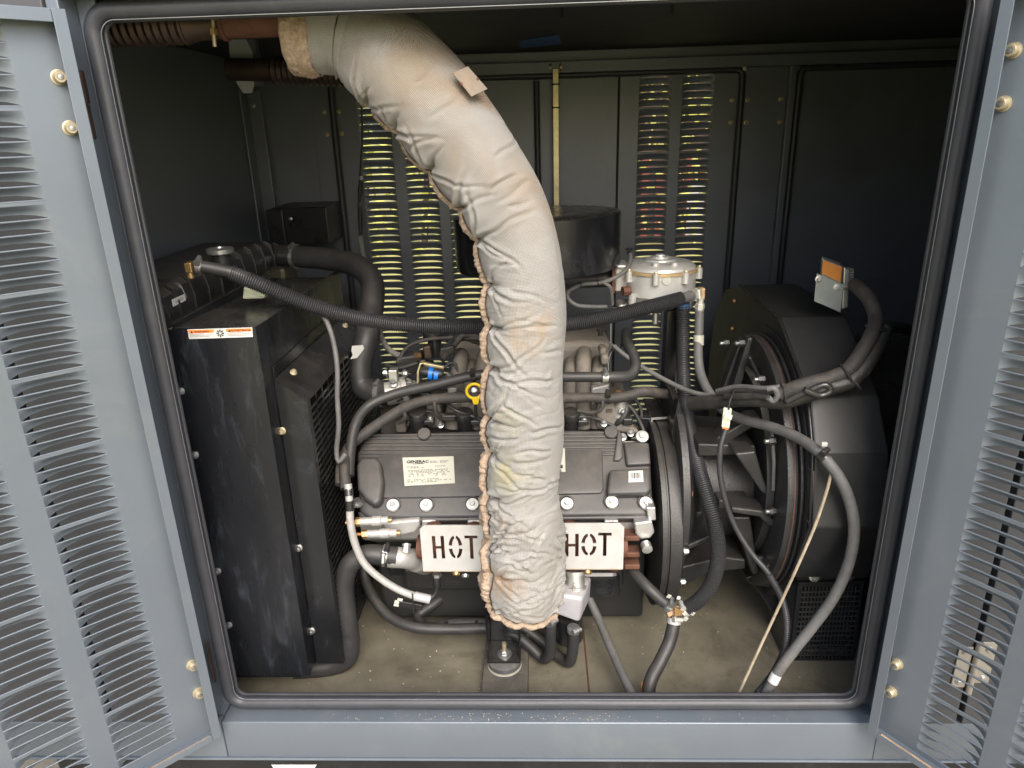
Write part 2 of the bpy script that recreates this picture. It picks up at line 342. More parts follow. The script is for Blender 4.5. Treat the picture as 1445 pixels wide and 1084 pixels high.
# ================================================================ ground and what stands behind the cabinet
GZ = -.40
g = MB().add([(-400, -300, GZ-.03), (400, -300, GZ-.03), (400, 700, GZ-.03), (-400, 700, GZ-.03)], [(0, 1, 2, 3)]).build('ground', 'grass', None, 0); structure(g)
pad = MB()
for x0, x1 in ((-2.6, .70), (.706, 4.2)):
    for y0, y1 in ((-2.6, .30), (.306, 1.75)): pad.box(x0, x1, y0, y1, GZ-.2, GZ)
structure(pad.build('concrete_pad', 'concrete', None, 0, bevel=.003))
MBj = MB().box(.699, .707, -2.6, 1.75, GZ-.2, GZ-.004); structure(MBj.build('pad_joint_filler', 'rust', None, 0))
def hedge():
    rnd = random.Random(3); mb = MB()
    for i in range(5200):
        x = rnd.uniform(-9, 3.2); top = 2.6 + .7*noise.noise(Vector((x*.8, 0, 1)))
        z = GZ + (top-GZ)*rnd.random()**.8; y = 9 + rnd.uniform(-.9, .9) + .4*noise.noise(Vector((x, z, 3)))
        c = Vector((x, y, z)); a = Vector((rnd.gauss(0, 1), rnd.gauss(0, 1), rnd.gauss(0, 1))).normalized(); b = a.orthogonal().normalized(); l = rnd.uniform(.06, .13)
        mb.add([c-a*l, c+b*l*.5, c+a*l, c-b*l*.5], [(0, 1, 2, 3)])
    t = thing('hedge', 'yellow green hedge seen in slits through the rear louvers', 'hedge', (-3, 9, GZ))
    mb.build('foliage', 'leaf', t, 0, stuff=True)
    st = MB()
    for i in range(14):
        x = -8.6+i*.85; st.tube([(x, 9, GZ), (x+.1, 9, GZ+.9), (x-.1, 9.1, GZ+1.9)], [.05, .04, .02], 6)
    st.build('stem', 'rust_dark', t)
hedge()
t = thing('stand_in_shed', 'invented red board shed with white door seen in slits of rear right louvers', 'shed', (3.7, 10, GZ))
wl_ = MB().box(1.6, 3.6, 9.05, 11, GZ, 1.9).build('wall', 'rust_dark', t, 0)  # invented shed; dark wall raised to block hedge light in the slits
for i in range(6):
    MB().box(1.92+i*.2, 1.92+i*.2+(.13, .10, .16)[i % 3], 8.99, 9.0, GZ+.03, (.80, .7, .55)[i % 3]).build('board', 'red', wl_, 0)
MB().prism([(1.5, 8.7, 1.9), (3.7, 8.7, 1.9), (3.7, 11.2, 2.5), (1.5, 11.2, 2.5)], (0, 0, .05)).build('roof', 'rust', t, 0)
d_ = MB().box(2.75, 2.98, 8.93, 8.98, GZ+.05, .35).build('door', 'white', t, 0)
MB().box(2.78, 2.80, 8.91, 8.93, .0, .12).build('handle', 'void', d_, 0)

# ================================================================ the cabinet
enc = thing('generator_enclosure', 'grey blue sheet metal generator cabinet with its wide front opening framed by black seal', 'cabinet', (.66, .6, GZ))
OW, OH = 1.3156, 1.3176
def ebox(name, m, *b, bevel=.002): return MB().box(*b).build(name, m, enc, 0, bevel=bevel)
XL, XR = -.038, 1.352          # jamb returns
FY = -.046
# sill: ledge and front face in three folded pieces
xc0 = at(318, 1050, FY).x
def ell(x0, x1, name): return MB().prism([V(x0, y, z) for y, z in ((FY, -.124), (FY, -.026), (.012, -.026), (.012, -.034), (FY+.02, -.034), (FY+.02, -.124))], V(x1-x0, 0, 0)).build(name, 'paint', enc, 30, bevel=.0028, bseg=3)
ell(xc0+.001, XR, 'sill')
MB().box(XR+.0005, 2.3, FY, FY+.02, -.124, -.0265).build('sill_face', 'paint', enc, 30, bevel=.0028)
MB().box(XL, xc0-.001, FY+.022, .012, -.034, -.0262).build('sill_corner', 'paint', enc, 30)
ebox('sill_face', 'paint', -1.35, xc0-.001, FY, FY+.02, -.125, -.0265, bevel=.004)
ebox('sill_lip', 'paint', -1.35, 2.3, FY-.004, FY+.012, -.129, -.1235, bevel=.002)
# jambs
for s, X in ((1, XL), (-1, XR)):
    ebox('door_jamb', 'paint', min(X, X-s*.02), max(X, X-s*.02), FY+.006, .012, -.03, OH+.04)
    ebox('jamb_flange', 'paint', min(X, X+s*.03), max(X, X+s*.03), .006, .012, -.03, OH+.04, bevel=.001)
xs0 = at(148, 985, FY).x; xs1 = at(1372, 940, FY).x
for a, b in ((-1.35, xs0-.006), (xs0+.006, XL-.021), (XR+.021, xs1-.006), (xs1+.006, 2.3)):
    ebox('front_panel', 'panel_shade', a, b, FY, FY+.02, -.0255, 1.42, bevel=.002)
for x in (xs0, xs1): ebox('panel_gap', 'void', x-.02, x+.02, FY+.022, FY+.03, -.02, 1.42, bevel=0)
ebox('header', 'paint', XL-.02, XR+.02, FY, .01, OH+.034, 1.42, bevel=.003)
ebox('header_trim', 'olive', XL+.05, XR-.01, FY+.006, .004, OH+.0275, OH+.033, bevel=.001)
ebox('roof_panel', 'roof_black', -1.35, 2.3, -.02, 1.36, 1.372, 1.42)
ebox('side_partition', 'inner', -.285, -.27, .02, 1.28, GZ+.02, 1.372)
ebox('outer_side_wall', 'paint', -1.36, -1.345, -.03, 1.31, GZ+.28, 1.41)
ebox('outer_side_wall', 'paint', 2.30, 2.315, -.03, 1.31, GZ+.28, 1.41)
FZ = -.105
sx = atZ(826, 920, FZ).x
for bx in ((-.268, sx-.0015, .02, 1.25), (sx+.0015, 1.95, .02, 1.25)):
    ebox('floor_sheet', 'floor', *bx, FZ-.004, FZ, bevel=.0008)
MB().tube([V(sx, .02, FZ), V(sx, .6, FZ), V(sx, 1.25, FZ)], .0022, 6).build('floor_seam', 'rust', enc)
ebox('sill_inner', 'inner', -.26, 1.95, .0125, .0195, FZ+.0005, -.035, bevel=0)
# skid under the cabinet
for n, bx in (('skid_rail', (-.42, 2.3, FY+.012, .02, GZ+.001, -.1295)), ('skid_rail', (-1.2, 2.3, 1.22, 1.30, GZ+.001, -.10)), ('skid_rail', (-.42, -.36, .021, 1.219, GZ+.001, -.1295)), ('skid_rail', (2.2, 2.26, .021, 1.219, GZ+.001, -.1295))):
    ebox(n, 'black', *bx, bevel=.004)
mb = MB(); p = [at(383, 1079, FY+.011), at(447, 1079, FY+.011), at(444, 1084, FY+.011), at(387, 1085, FY+.011)]
mb.prism(p, (0, -.0008, 0)).build('torn_sticker', 'white', enc, 0)
# rear wall
RY = 1.28
ebox('rear_header', 'inner', -.27, 2.3, RY-.03, RY+.03, 1.306, 1.34)
ebox('rear_header_upper', 'inner', -.27, 2.3, RY, RY+.03, 1.34, 1.372)
ebox('rear_rail', 'inner', -.27, 2.3, RY-.03, RY+.03, -.125, -.05)
ebox('rear_panel', 'inner', -.285, -.0685, RY, RY+.01, -.05, 1.306)
ebox('rear_post', 'inner', -.068, .004, RY-.006, RY+.02, -.05, 1.306)
ebox('rear_post', 'inner', 1.336, 1.472, RY-.008, RY+.02, -.05, 1.306)
ebox('rear_post_flange', 'inner', 1.474, 1.494, RY-.022, RY+.02, -.05, 1.306)
ebox('rear_panel', 'inner', 1.4945, 2.3, RY+.006, RY+.02, -.05, 1.306)
ebox('corner_angle', 'inner', -.268, -.222, RY-.03, RY-.022, -.05, 1.283)
ebox('corner_angle', 'inner', -.2695, -.2625, RY-.09, RY-.032, -.05, 1.283)
def round_rect(x0, x1, z0, z1, r, Y, n=8):
    out = []
    for cx, cz, a0 in ((x1-r, z1-r, 0), (x0+r, z1-r, 90), (x0+r, z0+r, 180), (x1-r, z0+r, 270)):
        for k in range(n+1):
            q = R(a0+90*k/n); out.append(V(cx+r*math.cos(q), Y, cz+r*math.sin(q)))
    o2 = []
    for a, b in zip(out, out[1:]+out[:1]):
        k = max(1, int((b-a).length/.03)); o2 += [a.lerp(b, i/k) for i in range(k)]
    return o2
def seal_path(x0, x1, z0, z1, r, rad, Y, name, wob=.0006):
    p = round_rect(x0, x1, z0, z1, r, Y)
    p = [q + V(noise.noise(q*9)*wob*2, 0, noise.noise(q*9+V(5, 0, 0))*wob*2) for q in p]
    rr = [rad*(1+.035*noise.noise(q*14)) for q in p]
    return MB().tube(p, rr, 16, closed=True).build(name, 'seal', enc, 60)
seal_path(-.0135, OW+.0135, -.0125, OH+.0135, .034, .0142, -.004, 'front_seal')
MB().tube(round_rect(.0005, OW-.0005, .001, OH-.0005, .024, -.010), .0008, 6, closed=True).build('seal_edge', 'seal_edge', enc)
MB().tube(round_rect(-.0012, OW+.0012, -.0006, OH+.001, .022, .006), .0042, 8, closed=True).build('seal_clip', 'seal', enc)
seal_path(.006, 1.326, -.04, 1.300, .022, .0105, RY-.016, 'rear_seal')
seal_path(1.508, 2.28, -.04, 1.298, .022, .0105, RY-.010, 'rear_seal')
MB().tube(spline([(.674, RY-.014, -.03), (.675, RY-.014, .6), (.673, RY-.014, 1.285)], .05), .0095, 12).build('rear_seal', 'seal', enc)
for i, (x, y) in enumerate([(1033, 141), (1031, 173), (1055, 141), (1053, 173), (1102, 140), (1100, 172), (457, 158), (461, 190), (478, 158), (482, 189)]):
    Y = RY-.010 if i < 8 and x > 1050 else RY-.0065
    MB().bolt(at(x, y, Y), (0, -1, 0), .0055, .006, 1.45).build('post_bolt', 'yellow_zinc', enc)
MB().bolt(at(357, 149, RY-.031), (0, -1, 0), .005, .006, 1.6).build('post_bolt', 'steel', enc)
MB().bolt(at(1051, 97, RY-.031), (0, -1, 0), .005, .004, 1.3).build('post_bolt', 'pale_green', enc)
for x, y in ((1065, 81), (1106, 80), (793, 12), (949, 8)): MB().tube([atZ(x, y, 1.371), atZ(x, y, 1.371)-V(0, 0, .016)], .003, 8).build('roof_stud', 'void', enc)
# hinge leaves in the left jamb
for a, b in (((113, 99), (122, 146)), ((122, 148), (133, 196))):
    p0, p1 = at(*a, -.024), at(*b, -.024)
    MB().box(p0.x-.0016, p0.x+.0016, -.027, -.016, p1.z, p0.z).build('hinge_leaf', 'rust_dark', enc, 0, bevel=.002)
p0, p1 = at(291, 908, -.026), at(302, 964, -.026)
MB().box(p0.x-.0012, p0.x+.0012, -.028, -.018, p1.z, p0.z).build('hinge_leaf', 'rust_dark', enc, 0, bevel=.001)
# steel hinge on the front panel, seen through the slits of the right-hand door
hg = MB().box(xs1-.035, xs1-.008, FY-.004, FY-.0005, at(1372, 968, FY).z, at(1372, 912, FY).z).build('outer_hinge', 'hinge_cream', enc, 0, bevel=.001)
MB().box(xs1+.008, xs1+.036, FY-.004, FY-.0005, at(1372, 962, FY).z, at(1372, 905, FY).z).build('hinge_leaf', 'hinge_cream', hg, 0, bevel=.001)
MB().tube([(xs1, FY-.006, at(1372, 975, FY).z), (xs1, FY-.006, at(1372, 905, FY).z)], .006, 12).build('hinge_pin', 'hinge_cream', hg)
for dx, y in ((-.022, 918), (-.022, 960), (.022, 915), (.022, 955)):
    MB().bolt((xs1+dx, FY-.004, at(1372, y, FY).z), (0, -1, 0), .005, .004, 1.4).build('screw', 'steel', hg)

# ---------------------------------------------------------------- louvred doors
LP, GP, ZT = .022, .1383, 1.307
def louver_mesh(w, s, d=.014, g=.0075, LP=.022):
    mb = MB(); nu = 8
    prof = [(1., 0., 1.), (.93, .30, .72), (.62, .58, .30), (.22, .80, .05), (0., 1., 0.)]
    rows = []
    for dep, zz, gw in prof:
        row = []
        for i in range(nu+1):
            u = i/nu; uu = .5-.5*math.cos(math.pi*u); e = (1-abs(2*uu-1)**3.2)
            z = g*e + (LP - g*e)*zz if zz < 1 else LP
            row.append((s*w*uu, .0+d*dep*e, z))
        rows.append(row)
    vs = [p for r in rows for p in r]; n = nu+1
    mb.add(vs, [(j*n+i, j*n+i+1, (j+1)*n+i+1, (j+1)*n+i) for j in range(len(rows)-1) for i in range(nu)])
    # the rolled lower lip, standing a hair proud of the sheet
    lip = []
    for z, y in ((-.0022, 0.), (-.0004, -.0011), (.0004, 0.0004), (0, .0022)):
        lip += [(s*w*i/2, y, z) for i in range(3)]
    mb.add(lip, [(j*3+i, j*3+i+1, (j+1)*3+i+1, (j+1)*3+i) for j in range(3) for i in range(2)])
    me = bpy.data.meshes.new('louver'); me.from_pydata(mb.v, [], mb.f); me.update()
    me.polygons.foreach_set('use_smooth', [True]*len(me.polygons)); me.materials.append(M['paint'])
    return me
def door(label, origin, ang, s, width, cols, z0, z1, m, lip=.018, depth=.03, bolts=(), ngroups=10, lips=True, dg=(.014, .0075), rows=(.021, .133, 1.300)):
    """local x = s * distance from the hinge, local +y = outer side, z up"""
    LP, GP, ZT = rows
    t = thing('louvered_door', label, 'door', origin, 'louvered cabinet doors'); t.rotation_euler = (0, 0, ang)
    def bx(mb, u0, u1, y0, y1, za, zb): return mb.box(min(s*u0, s*u1), max(s*u0, s*u1), y0, y1, za, zb)
    def put(o): o.parent = t; o.matrix_parent_inverse = Matrix(); return o
    pn = MB(); yp = depth; th = .0016
    edges = [0.] + [e for c in cols for e in c] + [width]
    for i in range(0, len(edges), 2): bx(pn, edges[i], edges[i+1], yp, yp+th, z0, z1)
    for u0, u1 in cols:
        top = z1
        for gi in range(ngroups):
            ztop = ZT - gi*GP + LP
            if top > ztop+.0005: bx(pn, u0+1e-5, u1-1e-5, yp, yp+th, ztop, top)
            top = ZT - gi*GP - 5*LP
        bx(pn, u0+1e-5, u1-1e-5, yp, yp+th, z0, top)
    put(pn.build('panel', m, None, 0))
    if lips:
        for nm, b in (('edge_lip', (0, lip, 0, .0022, z0, z1)), ('edge_lip', (width-lip, width, 0, .0022, z0, z1)),
                      ('edge_lip', (lip+.0005, width-lip-.0005, .0002, .0022, z1-lip, z1)), ('edge_lip', (lip+.0005, width-lip-.0005, .0002, .0022, z0, z0+lip*.8))):
            put(bx(MB(), *b).build(nm, m, None, 0, bevel=.0008))
        for nm, b in (('edge_flange', (0, .0016, .0024, yp-.0005, z0, z1)), ('edge_flange', (width-.0016, width, .0024, yp-.0005, z0, z1)),
                      ('edge_flange', (.0018, width-.0018, .0024, yp-.0005, z1-.0016, z1)), ('edge_flange', (.0018, width-.0018, .0024, yp-.0005, z0, z0+.0016))):
            put(bx(MB(), *b).build(nm, m, None, 0))
        put(bx(MB(), .02, width-.02, .0045, .017, z0+.0018, z0+.0034).build('dust_line', 'olive_dust', None, 0))
    meshes = {}
    for u0, u1 in cols:
        w = round(u1-u0, 4)
        if w not in meshes:
            meshes[w] = louver_mesh(w, s, *dg, LP); meshes[w].materials[0] = M[m]
        for gi in range(ngroups):
            for k in range(6):
                o = bpy.data.objects.new('louver', meshes[w]); COL.objects.link(o); o.parent = t
                o.location = (s*u0, yp, ZT - gi*GP - k*LP)
    for u, z in bolts:
        b = MB().lathe([(.0112, 0), (.0112, .002), (.0092, .0025), (.0086, .012), (.0075, .0135), (.0045, .0135), (.0042, .011), (0, .011)], (s*u, yp, z), (0, -1, 0), 20)
        o = put(b.build('hinge_nut', 'yellow_zinc', None))
        put(MB().lathe([(.004, .0112), (.004, .0143), (0, .0146)], (s*u, yp, z), (0, -1, 0), 12).build('stud', 'steel', None)); 
    return t
M['grit'] = mat('tan_grit', (.45, .38, .28), .9, var=.4, vscale=200)
M['olive_dust'] = mat('rusty_dust', (.46, .32, .19), .95, var=.3, vscale=60, bump=.5, bscale=200, stain=(.16, .17, .18), stain_amt=.85, stain_scale=18)
COLS = [(.077, .183), (.2225, .3285), (.368, .474)]
aL = math.atan2(.691, .723)   # local +x = away from the free edge (s=-1)
door('left front louvered door swung wide open, nearest the radiator', (-.005, -.080, 0), aL, -1, .655, COLS, -.029, 1.323, 'paint',
     bolts=((.0215, 1.234), (.0215, 1.163), (.0195, .149), (.0195, .079)))
aR = math.atan2(-.804, .595)
door('right front louvered door swung open beside the alternator', (1.311, -.080, 0), aR, 1, .655, [(.081, .183), (.2195, .3215), (.358, .460)], -.015, 1.3235, 'paint',
     bolts=((.0165, 1.227), (.0165, 1.157), (.019, .155), (.0185, .087)))
door('closed rear louvered door behind the radiator hose, yellow light in its slits', (-.001, RY+.004-.03, 0), 0, 1, .666, [(.081, .191), (.226, .336), (.369, .479)], -.06, 1.3045, 'inner', lips=False, dg=(.010, .0046), rows=(.022, .1383, 1.307))
door('closed rear louvered door behind the gas regulator, red showing in its slits', (1.332, RY+.004-.03, 0), 0, -1, .654, [(.088, .19), (.224, .328)], -.06, 1.3045, 'inner', lips=False, dg=(.012, .0034), rows=(.022, .1383, 1.307))
rd = [o for o in COL.objects if o.name == 'louvered_door.003'][0]
for x0, w_ in ((at(858, 110, RY).x, .003), (at(874, 110, RY).x, .004), (at(885, 110, RY).x, .002)):
    MB().box(x0-w_, x0+w_, RY+.0025, RY+.0039, -.05, 1.29).build('panel_fold', 'void' if w_ > .003 else 'inner', rd, 0)
MB().box(.650, .692, RY+.010, RY+.014, -.06, 1.3045).build('meeting_strip', 'inner', rd, 0)
# latch rod of the rear doors
t = thing('latch_rod', 'pale gold vertical latch rod on the rear door seam', 'rod', at(783, 285, RY-.03))
a, b = at(784, 97, RY-.035), at(781, 420, RY-.035); b.x = a.x; b.y = a.y
M['gold'] = mat('pale_gold_zinc', (.62, .56, .33), .36, metal=.6, var=.2, vscale=40, stain=(.4, .36, .25), stain_amt=.4, stain_scale=12)
MB().box(a.x-.009, a.x+.009, a.y-.003, a.y+.003, b.z, a.z).build('flat_bar', 'gold', t, 0, bevel=.001)
for s in (-1, 1): MB().lathe([(.011, -.004), (.011, .004)], a+V(s*.017, .004, .004), (1, 0, 0), 16).build('roller', 'yellow_zinc', t)
for y in (119, 152): 
    q = at(784, y, RY-.035); MB().box(a.x-.013, a.x+.013, a.y-.006, a.y+.006, q.z-.0022, q.z+.0022).build('rod_guide', 'void', t, 0)
# tape on the ceiling
c = [atZ(*q, 1.3705) for q in ((733, 57), (789, 49), (792, 62), (735, 68))]
o = MB().prism(c, (0, 0, -.0008)).build('tape_strip', 'tape', None, 0); tag(o, 'torn strip of blue masking tape stuck to the dark ceiling', 'tape')
# black box in the rear left corner
t = thing('junction_box', 'black sheet metal box on the rear wall behind the radiator', 'box', at(420, 345, 1.15))
q0, q1 = at(388, 346, 1.08), at(460, 292, 1.08)
MB().box(q0.x, q1.x, 1.08, RY-.001, q0.z, q1.z).build('body', 'black_plastic', t, 0, bevel=.004)
MB().box(q0.x-.008, q0.x+.045, 1.06, 1.0795, q0.z-.01, q1.z-.003).build('side_cover', 'black_plastic', t, 0, bevel=.003)
MB().bolt(at(410, 309, 1.06), (0, -1, 0), .004, .004, 1.5).build('screw', 'steel', t)

# grit swept along the sill and the floor
rnd = random.Random(11); mb = MB()
for i in range(420):
    if i < 150: x, y, z = rnd.gauss(.62, .22), rnd.uniform(FY+.004, -.02), -.026
    else: x, y, z = rnd.uniform(.0, 1.3), .02+.9*rnd.random()**1.6, FZ
    if not (-.03 < x < 1.34): continue
    r_ = rnd.uniform(.0006, .0016 if i < 150 else .0028); a = rnd.uniform(0, 6.28)
    p = [V(x+r_*rnd.uniform(.6, 1.5)*math.cos(a+k*2.09), y+r_*rnd.uniform(.6, 1.5)*math.sin(a+k*2.09), z+.0002) for k in range(3)]
    mb.add(p+[V(x, y, z+r_*.8)], [(0, 1, 3), (1, 2, 3), (2, 0, 3)])
o = mb.build('grit', 'grit', None, 0, stuff=True); o['label'] = 'fine tan grit scattered on sill and cabinet floor'; o['category'] = 'grit'
# ================================================================ insulated exhaust pipe
def fbm(p, o=4):
    s, a = 0, 1
    for i in range(o): s += a*noise.noise(p); p = p*2.03; a *= .5
    return s
def blanket():
    t = thing('exhaust_blanket', 'silvery quilted insulation sleeve laced round the exhaust pipe, curving down mid picture', 'insulation', at(738, 850, .10))
    cl = [(446, 44, 58, .150), (478, 46, 59, .150), (512, 58, 64, .148), (552, 86, 70, .142), (588, 122, 69, .136), (622, 160, 68, .130), (655, 203, 66, .126), (690, 254, 62, .120),
          (717, 302, 58, .115), (734, 352, 57, .112), (741, 405, 58, .108), (744, 460, 57.5, .104), (743, 520, 54, .10), (741, 580, 55.5, .10), (739, 640, 54.5, .10), (737, 690, 54, .10),
          (739, 740, 57, .10), (740, 790, 59.5, .10), (737, 828, 57, .10), (733, 851, 50, .10)]
    ctr = [(at(x, y, Y)) for x, y, r, Y in cl]; rad = [r*pxm(p)*.965 for p, (x, y, r, Y) in zip(ctr, cl)]
    # arc length spline with radius
    pts = spline(ctr, .0026); cum = [0]
    for a, b in zip(pts, pts[1:]): cum.append(cum[-1]+(b-a).length)
    key = []; j = 0
    for c in ctr:
        k = min(range(len(pts)), key=lambda i: (pts[i]-c).length); key.append(cum[k])
    rr = np.interp(cum, key, rad)
    KS = cum[-1]
    seam_key = [0, .2*KS, .45*KS, .75*KS, .93*KS, KS]; seam_ang = [-.40, -.12, .10, .22, .62, .62]
    ties = [.060]
    while ties[-1] < KS-.11: ties.append(ties[-1] + .088 + .014*math.sin(len(ties)*2.3))
    NS = 160
    def frame(i):
        a = pts[max(0, i-3)]; b = pts[min(len(pts)-1, i+3)]; tt = (b-a).normalized()
        view = (CAM-pts[i]).normalized()
        side = tt.cross(view).normalized()        # image-left when the tangent runs down
        if side.dot(CR)*(1 if abs(tt.z) > .3 else 0) + side.z*(-1 if abs(tt.z) <= .3 else 0) > 0: side = -side
        fr = side.cross(tt).normalized()
        if fr.dot(view) < 0: fr = -fr
        return tt, side, fr
    rc_ = random.Random(21); creases = []
    for j, t_ in enumerate(ties):
        for k in range(4):
            a_ = R(rc_.uniform(-62, 62)); creases.append((t_, .30, a_, rc_.uniform(.06, .14), rc_.uniform(.0028, .0056), rc_.uniform(-3.5, 3.5)))
    for k in range(46):
        s_ = .03+KS*rc_.random()**.72; a_ = R(rc_.gauss(0, 17)) + (math.pi if rc_.random() < .4 else 0)
        creases.append((s_, rc_.uniform(.5, 2.5), a_, rc_.uniform(.03, .10), rc_.uniform(.0018, .0036) + .0026*min(1, max(0, (s_/KS-.42)/.3)), rc_.uniform(-5, 5)))
    for k in range(30):
        creases.append((rc_.uniform(.80, 1.0)*KS, rc_.uniform(.3, 2.6), R(rc_.gauss(8, 30)) + (math.pi if rc_.random() < .4 else 0), rc_.uniform(.03, .09), rc_.uniform(.003, .0062), rc_.uniform(-7, 7)))
    def crease(s, d, r):
        v = 0.
        x = d*r
        for s0, d0, a_, ln, dep, cv_ in creases:
            dy = s-s0
            if abs(dy) > ln+.02: continue
            dx = x-d0*r
            u = dx*math.cos(a_)+dy*math.sin(a_)
            if u < -.012 or u > ln: continue
            w = -dx*math.sin(a_)+dy*math.cos(a_) - cv_*u*u + .002*math.sin(u*90+s0*50)
            if abs(w) > .026: continue
            f = (1-max(0, u)/ln)**.7*(1 if u > 0 else 1+u/.012)
            v += f*dep*(.75*math.exp(-((abs(w)-.0075)/.0055)**2) - 1.25*math.exp(-(w/.0030)**2))
        return v
    def disp(s, th, r):
        ts = np.interp(s, seam_key, seam_ang); d = th-ts
        d = (d+math.pi) % (2*math.pi) - math.pi; ad = abs(d)
        j = min(range(len(ties)), key=lambda k: abs(ties[k]-s)); ds = s-ties[j]
        near = math.exp(-(ad/1.05)**2)
        sc = abs(math.sin(math.pi*min(abs(ds), .045)/.09))**.65
        v = (sc-.55)*.011*near
        v -= .012*math.exp(-(ds/.010)**2 - ((ad-.38)/.24)**2)             # pinch at each lacing hook
        lo = min(1, max(0, (s/KS-.38)/.25))
        v += crease(s, d, r)
        q2 = V(s*44+1.5*noise.noise(V(s*9, th, 1))+th*.9, math.cos(th)*1.0, math.sin(th)*1.0+4)
        v -= (.0004+.0016*lo)*max(0, 1-abs(noise.noise(q2))*5)**1.5
        v += .0052*fbm(V(s*6, math.cos(th)*1.0, math.sin(th)*1.0+20), 2)
        # the lower, slumped end bags out
        if s > .80*KS: v += .010*noise.noise(V(s*9, math.cos(th)*1.5, math.sin(th)*1.5+40))
        return v
    mb = MB(); uvs = []
    idx = list(range(0, len(pts)))
    base = []
    for i in idx:
        tt, sd, fr = frame(i); s = cum[i]; ring = []
        for k in range(NS):
            th = 2*math.pi*k/NS; r0 = rr[i]
            e = 1.0
            if s > cum[-1]-.02: e = 1-.16*((s-cum[-1]+.02)/.02)**2
            if abs(s-.071) < .006: e *= 1-.03*(1-abs(s-.071)/.006)     # stitched joint after the first sleeve
            r = r0*e + disp(s, th, r0)*(1 if s > .02 else s/.02)
            ring.append(pts[i] + (sd*math.cos(th)+fr*math.sin(th))*r); uvs.append((s*9, th/(2*math.pi)*4.2))
        base.append(ring); mb.v += [tuple(p) for p in ring]
    n = len(idx)
    for i in range(n-1):
        for k in range(NS): mb.f.append((i*NS+k, i*NS+(k+1) % NS, (i+1)*NS+(k+1) % NS, (i+1)*NS+k))
    me = bpy.data.meshes.new('sleeve'); me.from_pydata(mb.v, [], mb.f); me.update()
    uvl = me.uv_layers.new(name='UVMap'); lv = np.empty(len(me.loops), np.int32); me.loops.foreach_get('vertex_index', lv)
    U = np.array(uvs, np.float32)[lv]; 
    lp = U.reshape(-1, 4, 2); wrap = (lp[:, :, 1].max(1)-lp[:, :, 1].min(1)) > 2; sub = lp[wrap]; sub[:, :, 1][sub[:, :, 1] < 1] += 4.2; lp[wrap] = sub
    uvl.data.foreach_set('uv', lp.ravel())
    bmt = bmesh.new(); bmt.from_mesh(me); bmesh.ops.recalc_face_normals(bmt, faces=bmt.faces); bmt.to_mesh(me); bmt.free()
    slv = finish('sleeve', me, 'cloth', t, 180)
    def surf(s, th, off=0):
        i = min(range(len(cum)), key=lambda k: abs(cum[k]-s)); tt, sd, fr = frame(i)
        n_ = sd*math.cos(th)+fr*math.sin(th)
        return pts[i] + n_*(rr[i]+disp(s, th, rr[i])+off), tt, n_, (-sd*math.sin(th)+fr*math.cos(th))
    # seam: the gathered raw edge of the cloth, a ragged flap that follows the scallops, and the cord beside it
    rnd = random.Random(5)
    fm = MB(); K = 6; rows_ = []; s = .078
    while s < cum[-1]-.003:
        ts = float(np.interp(s, seam_key, seam_ang))+.07*noise.noise(V(s*24, 0, 2)); row = []
        wd = .22+.06*noise.noise(V(s*30, 4, 0))+.05*noise.noise(V(s*130, 9, 0))
        for k in range(K):
            f = k/(K-1); hgt = (.0002, .0080, .0120, .0100, .0050, -.002)[k]*(1+.4*noise.noise(V(s*70, k*.7, 5)))
            row.append(surf(s, ts-.15+wd*f+.02*noise.noise(V(s*220, k, 1)), hgt+.0016*noise.noise(V(s*260, k*2.1, 3)))[0])
        rows_.append(row); s += .0022
    fm.v = [tuple(p) for r_ in rows_ for p in r_]
    fm.f = [(i*K+k, i*K+k+1, (i+1)*K+k+1, (i+1)*K+k) for i in range(len(rows_)-1) for k in range(K-1)]
    fm.build('seam_flap', 'trim', t, 180)
    p, ra = [], []; s = .10
    while s < cum[-1]-.004:
        ts = float(np.interp(s, seam_key, seam_ang))+.15+.12*noise.noise(V(s*21, 1, 2))
        p.append(surf(s, ts, .0012)[0]); ra.append(.0016*(1+.4*noise.noise(V(s*120, 7, 0)))); s += .003
    MB().tube(p, ra, 8).build('lacing_cord', 'rust_dark', t, 180)
    # broad frayed lap at the lower left
    lm = MB(); cols_ = 9; rows_ = []
    s = .70*KS
    while s < cum[-1]-.002:
        ts = float(np.interp(s, seam_key, seam_ang)); row = []
        for k in range(cols_):
            th = ts-.50+.50*k/(cols_-1)*min(1, (s/KS-.62)*5) + .05*noise.noise(V(s*40, 1.5 if k == 0 else 8.5, 0))
            row.append(surf(s, th, .0065+.0065*fbm(V(s*48, th*8, 4), 3)*(.5 if k in (0, cols_-1) else 1)-(.008 if k in (0, cols_-1) else 0))[0])
        rows_.append(row); s += .003
    lm.v = [tuple(p) for r_ in rows_ for p in r_]
    lm.f = [(i*cols_+k, i*cols_+k+1, (i+1)*cols_+k+1, (i+1)*cols_+k) for i in range(len(rows_)-1) for k in range(cols_-1)]
    lm.build('frayed_lap', 'trim', t, 180)
    # hem of the open lower end, collar of the upper end
    i = len(cum)-1; tt, sd, fr = frame(i-4); hp = []
    for k in range(72):
        th = 2*math.pi*k/72; hp.append(surf(cum[-1]-.006, th, -.002+.002*noise.noise(V(k*.5, 0, 0)))[0]+tt*.006)
    MB().tube(hp, [.0065*(1+.4*noise.noise(V(k*.9, 3, 1))) for k in range(72)], 8, closed=True).build('hem', 'trim', t, 180)
    MB().lathe([(rr[-1]*.8, 0), (.02, .004)], pts[-1], tt, 40).build('pipe_end', 'rust_dark', t)
    c0, c1 = at(412, 42, .150), at(449, 44, .150); rc = 61*pxm(c0); ax = (c1-c0).normalized(); up = V(0, -.5, -.86)
    cb = MB(); n1, n2 = 14, 96; x = up - ax*up.dot(ax); x.normalize(); y = ax.cross(x)
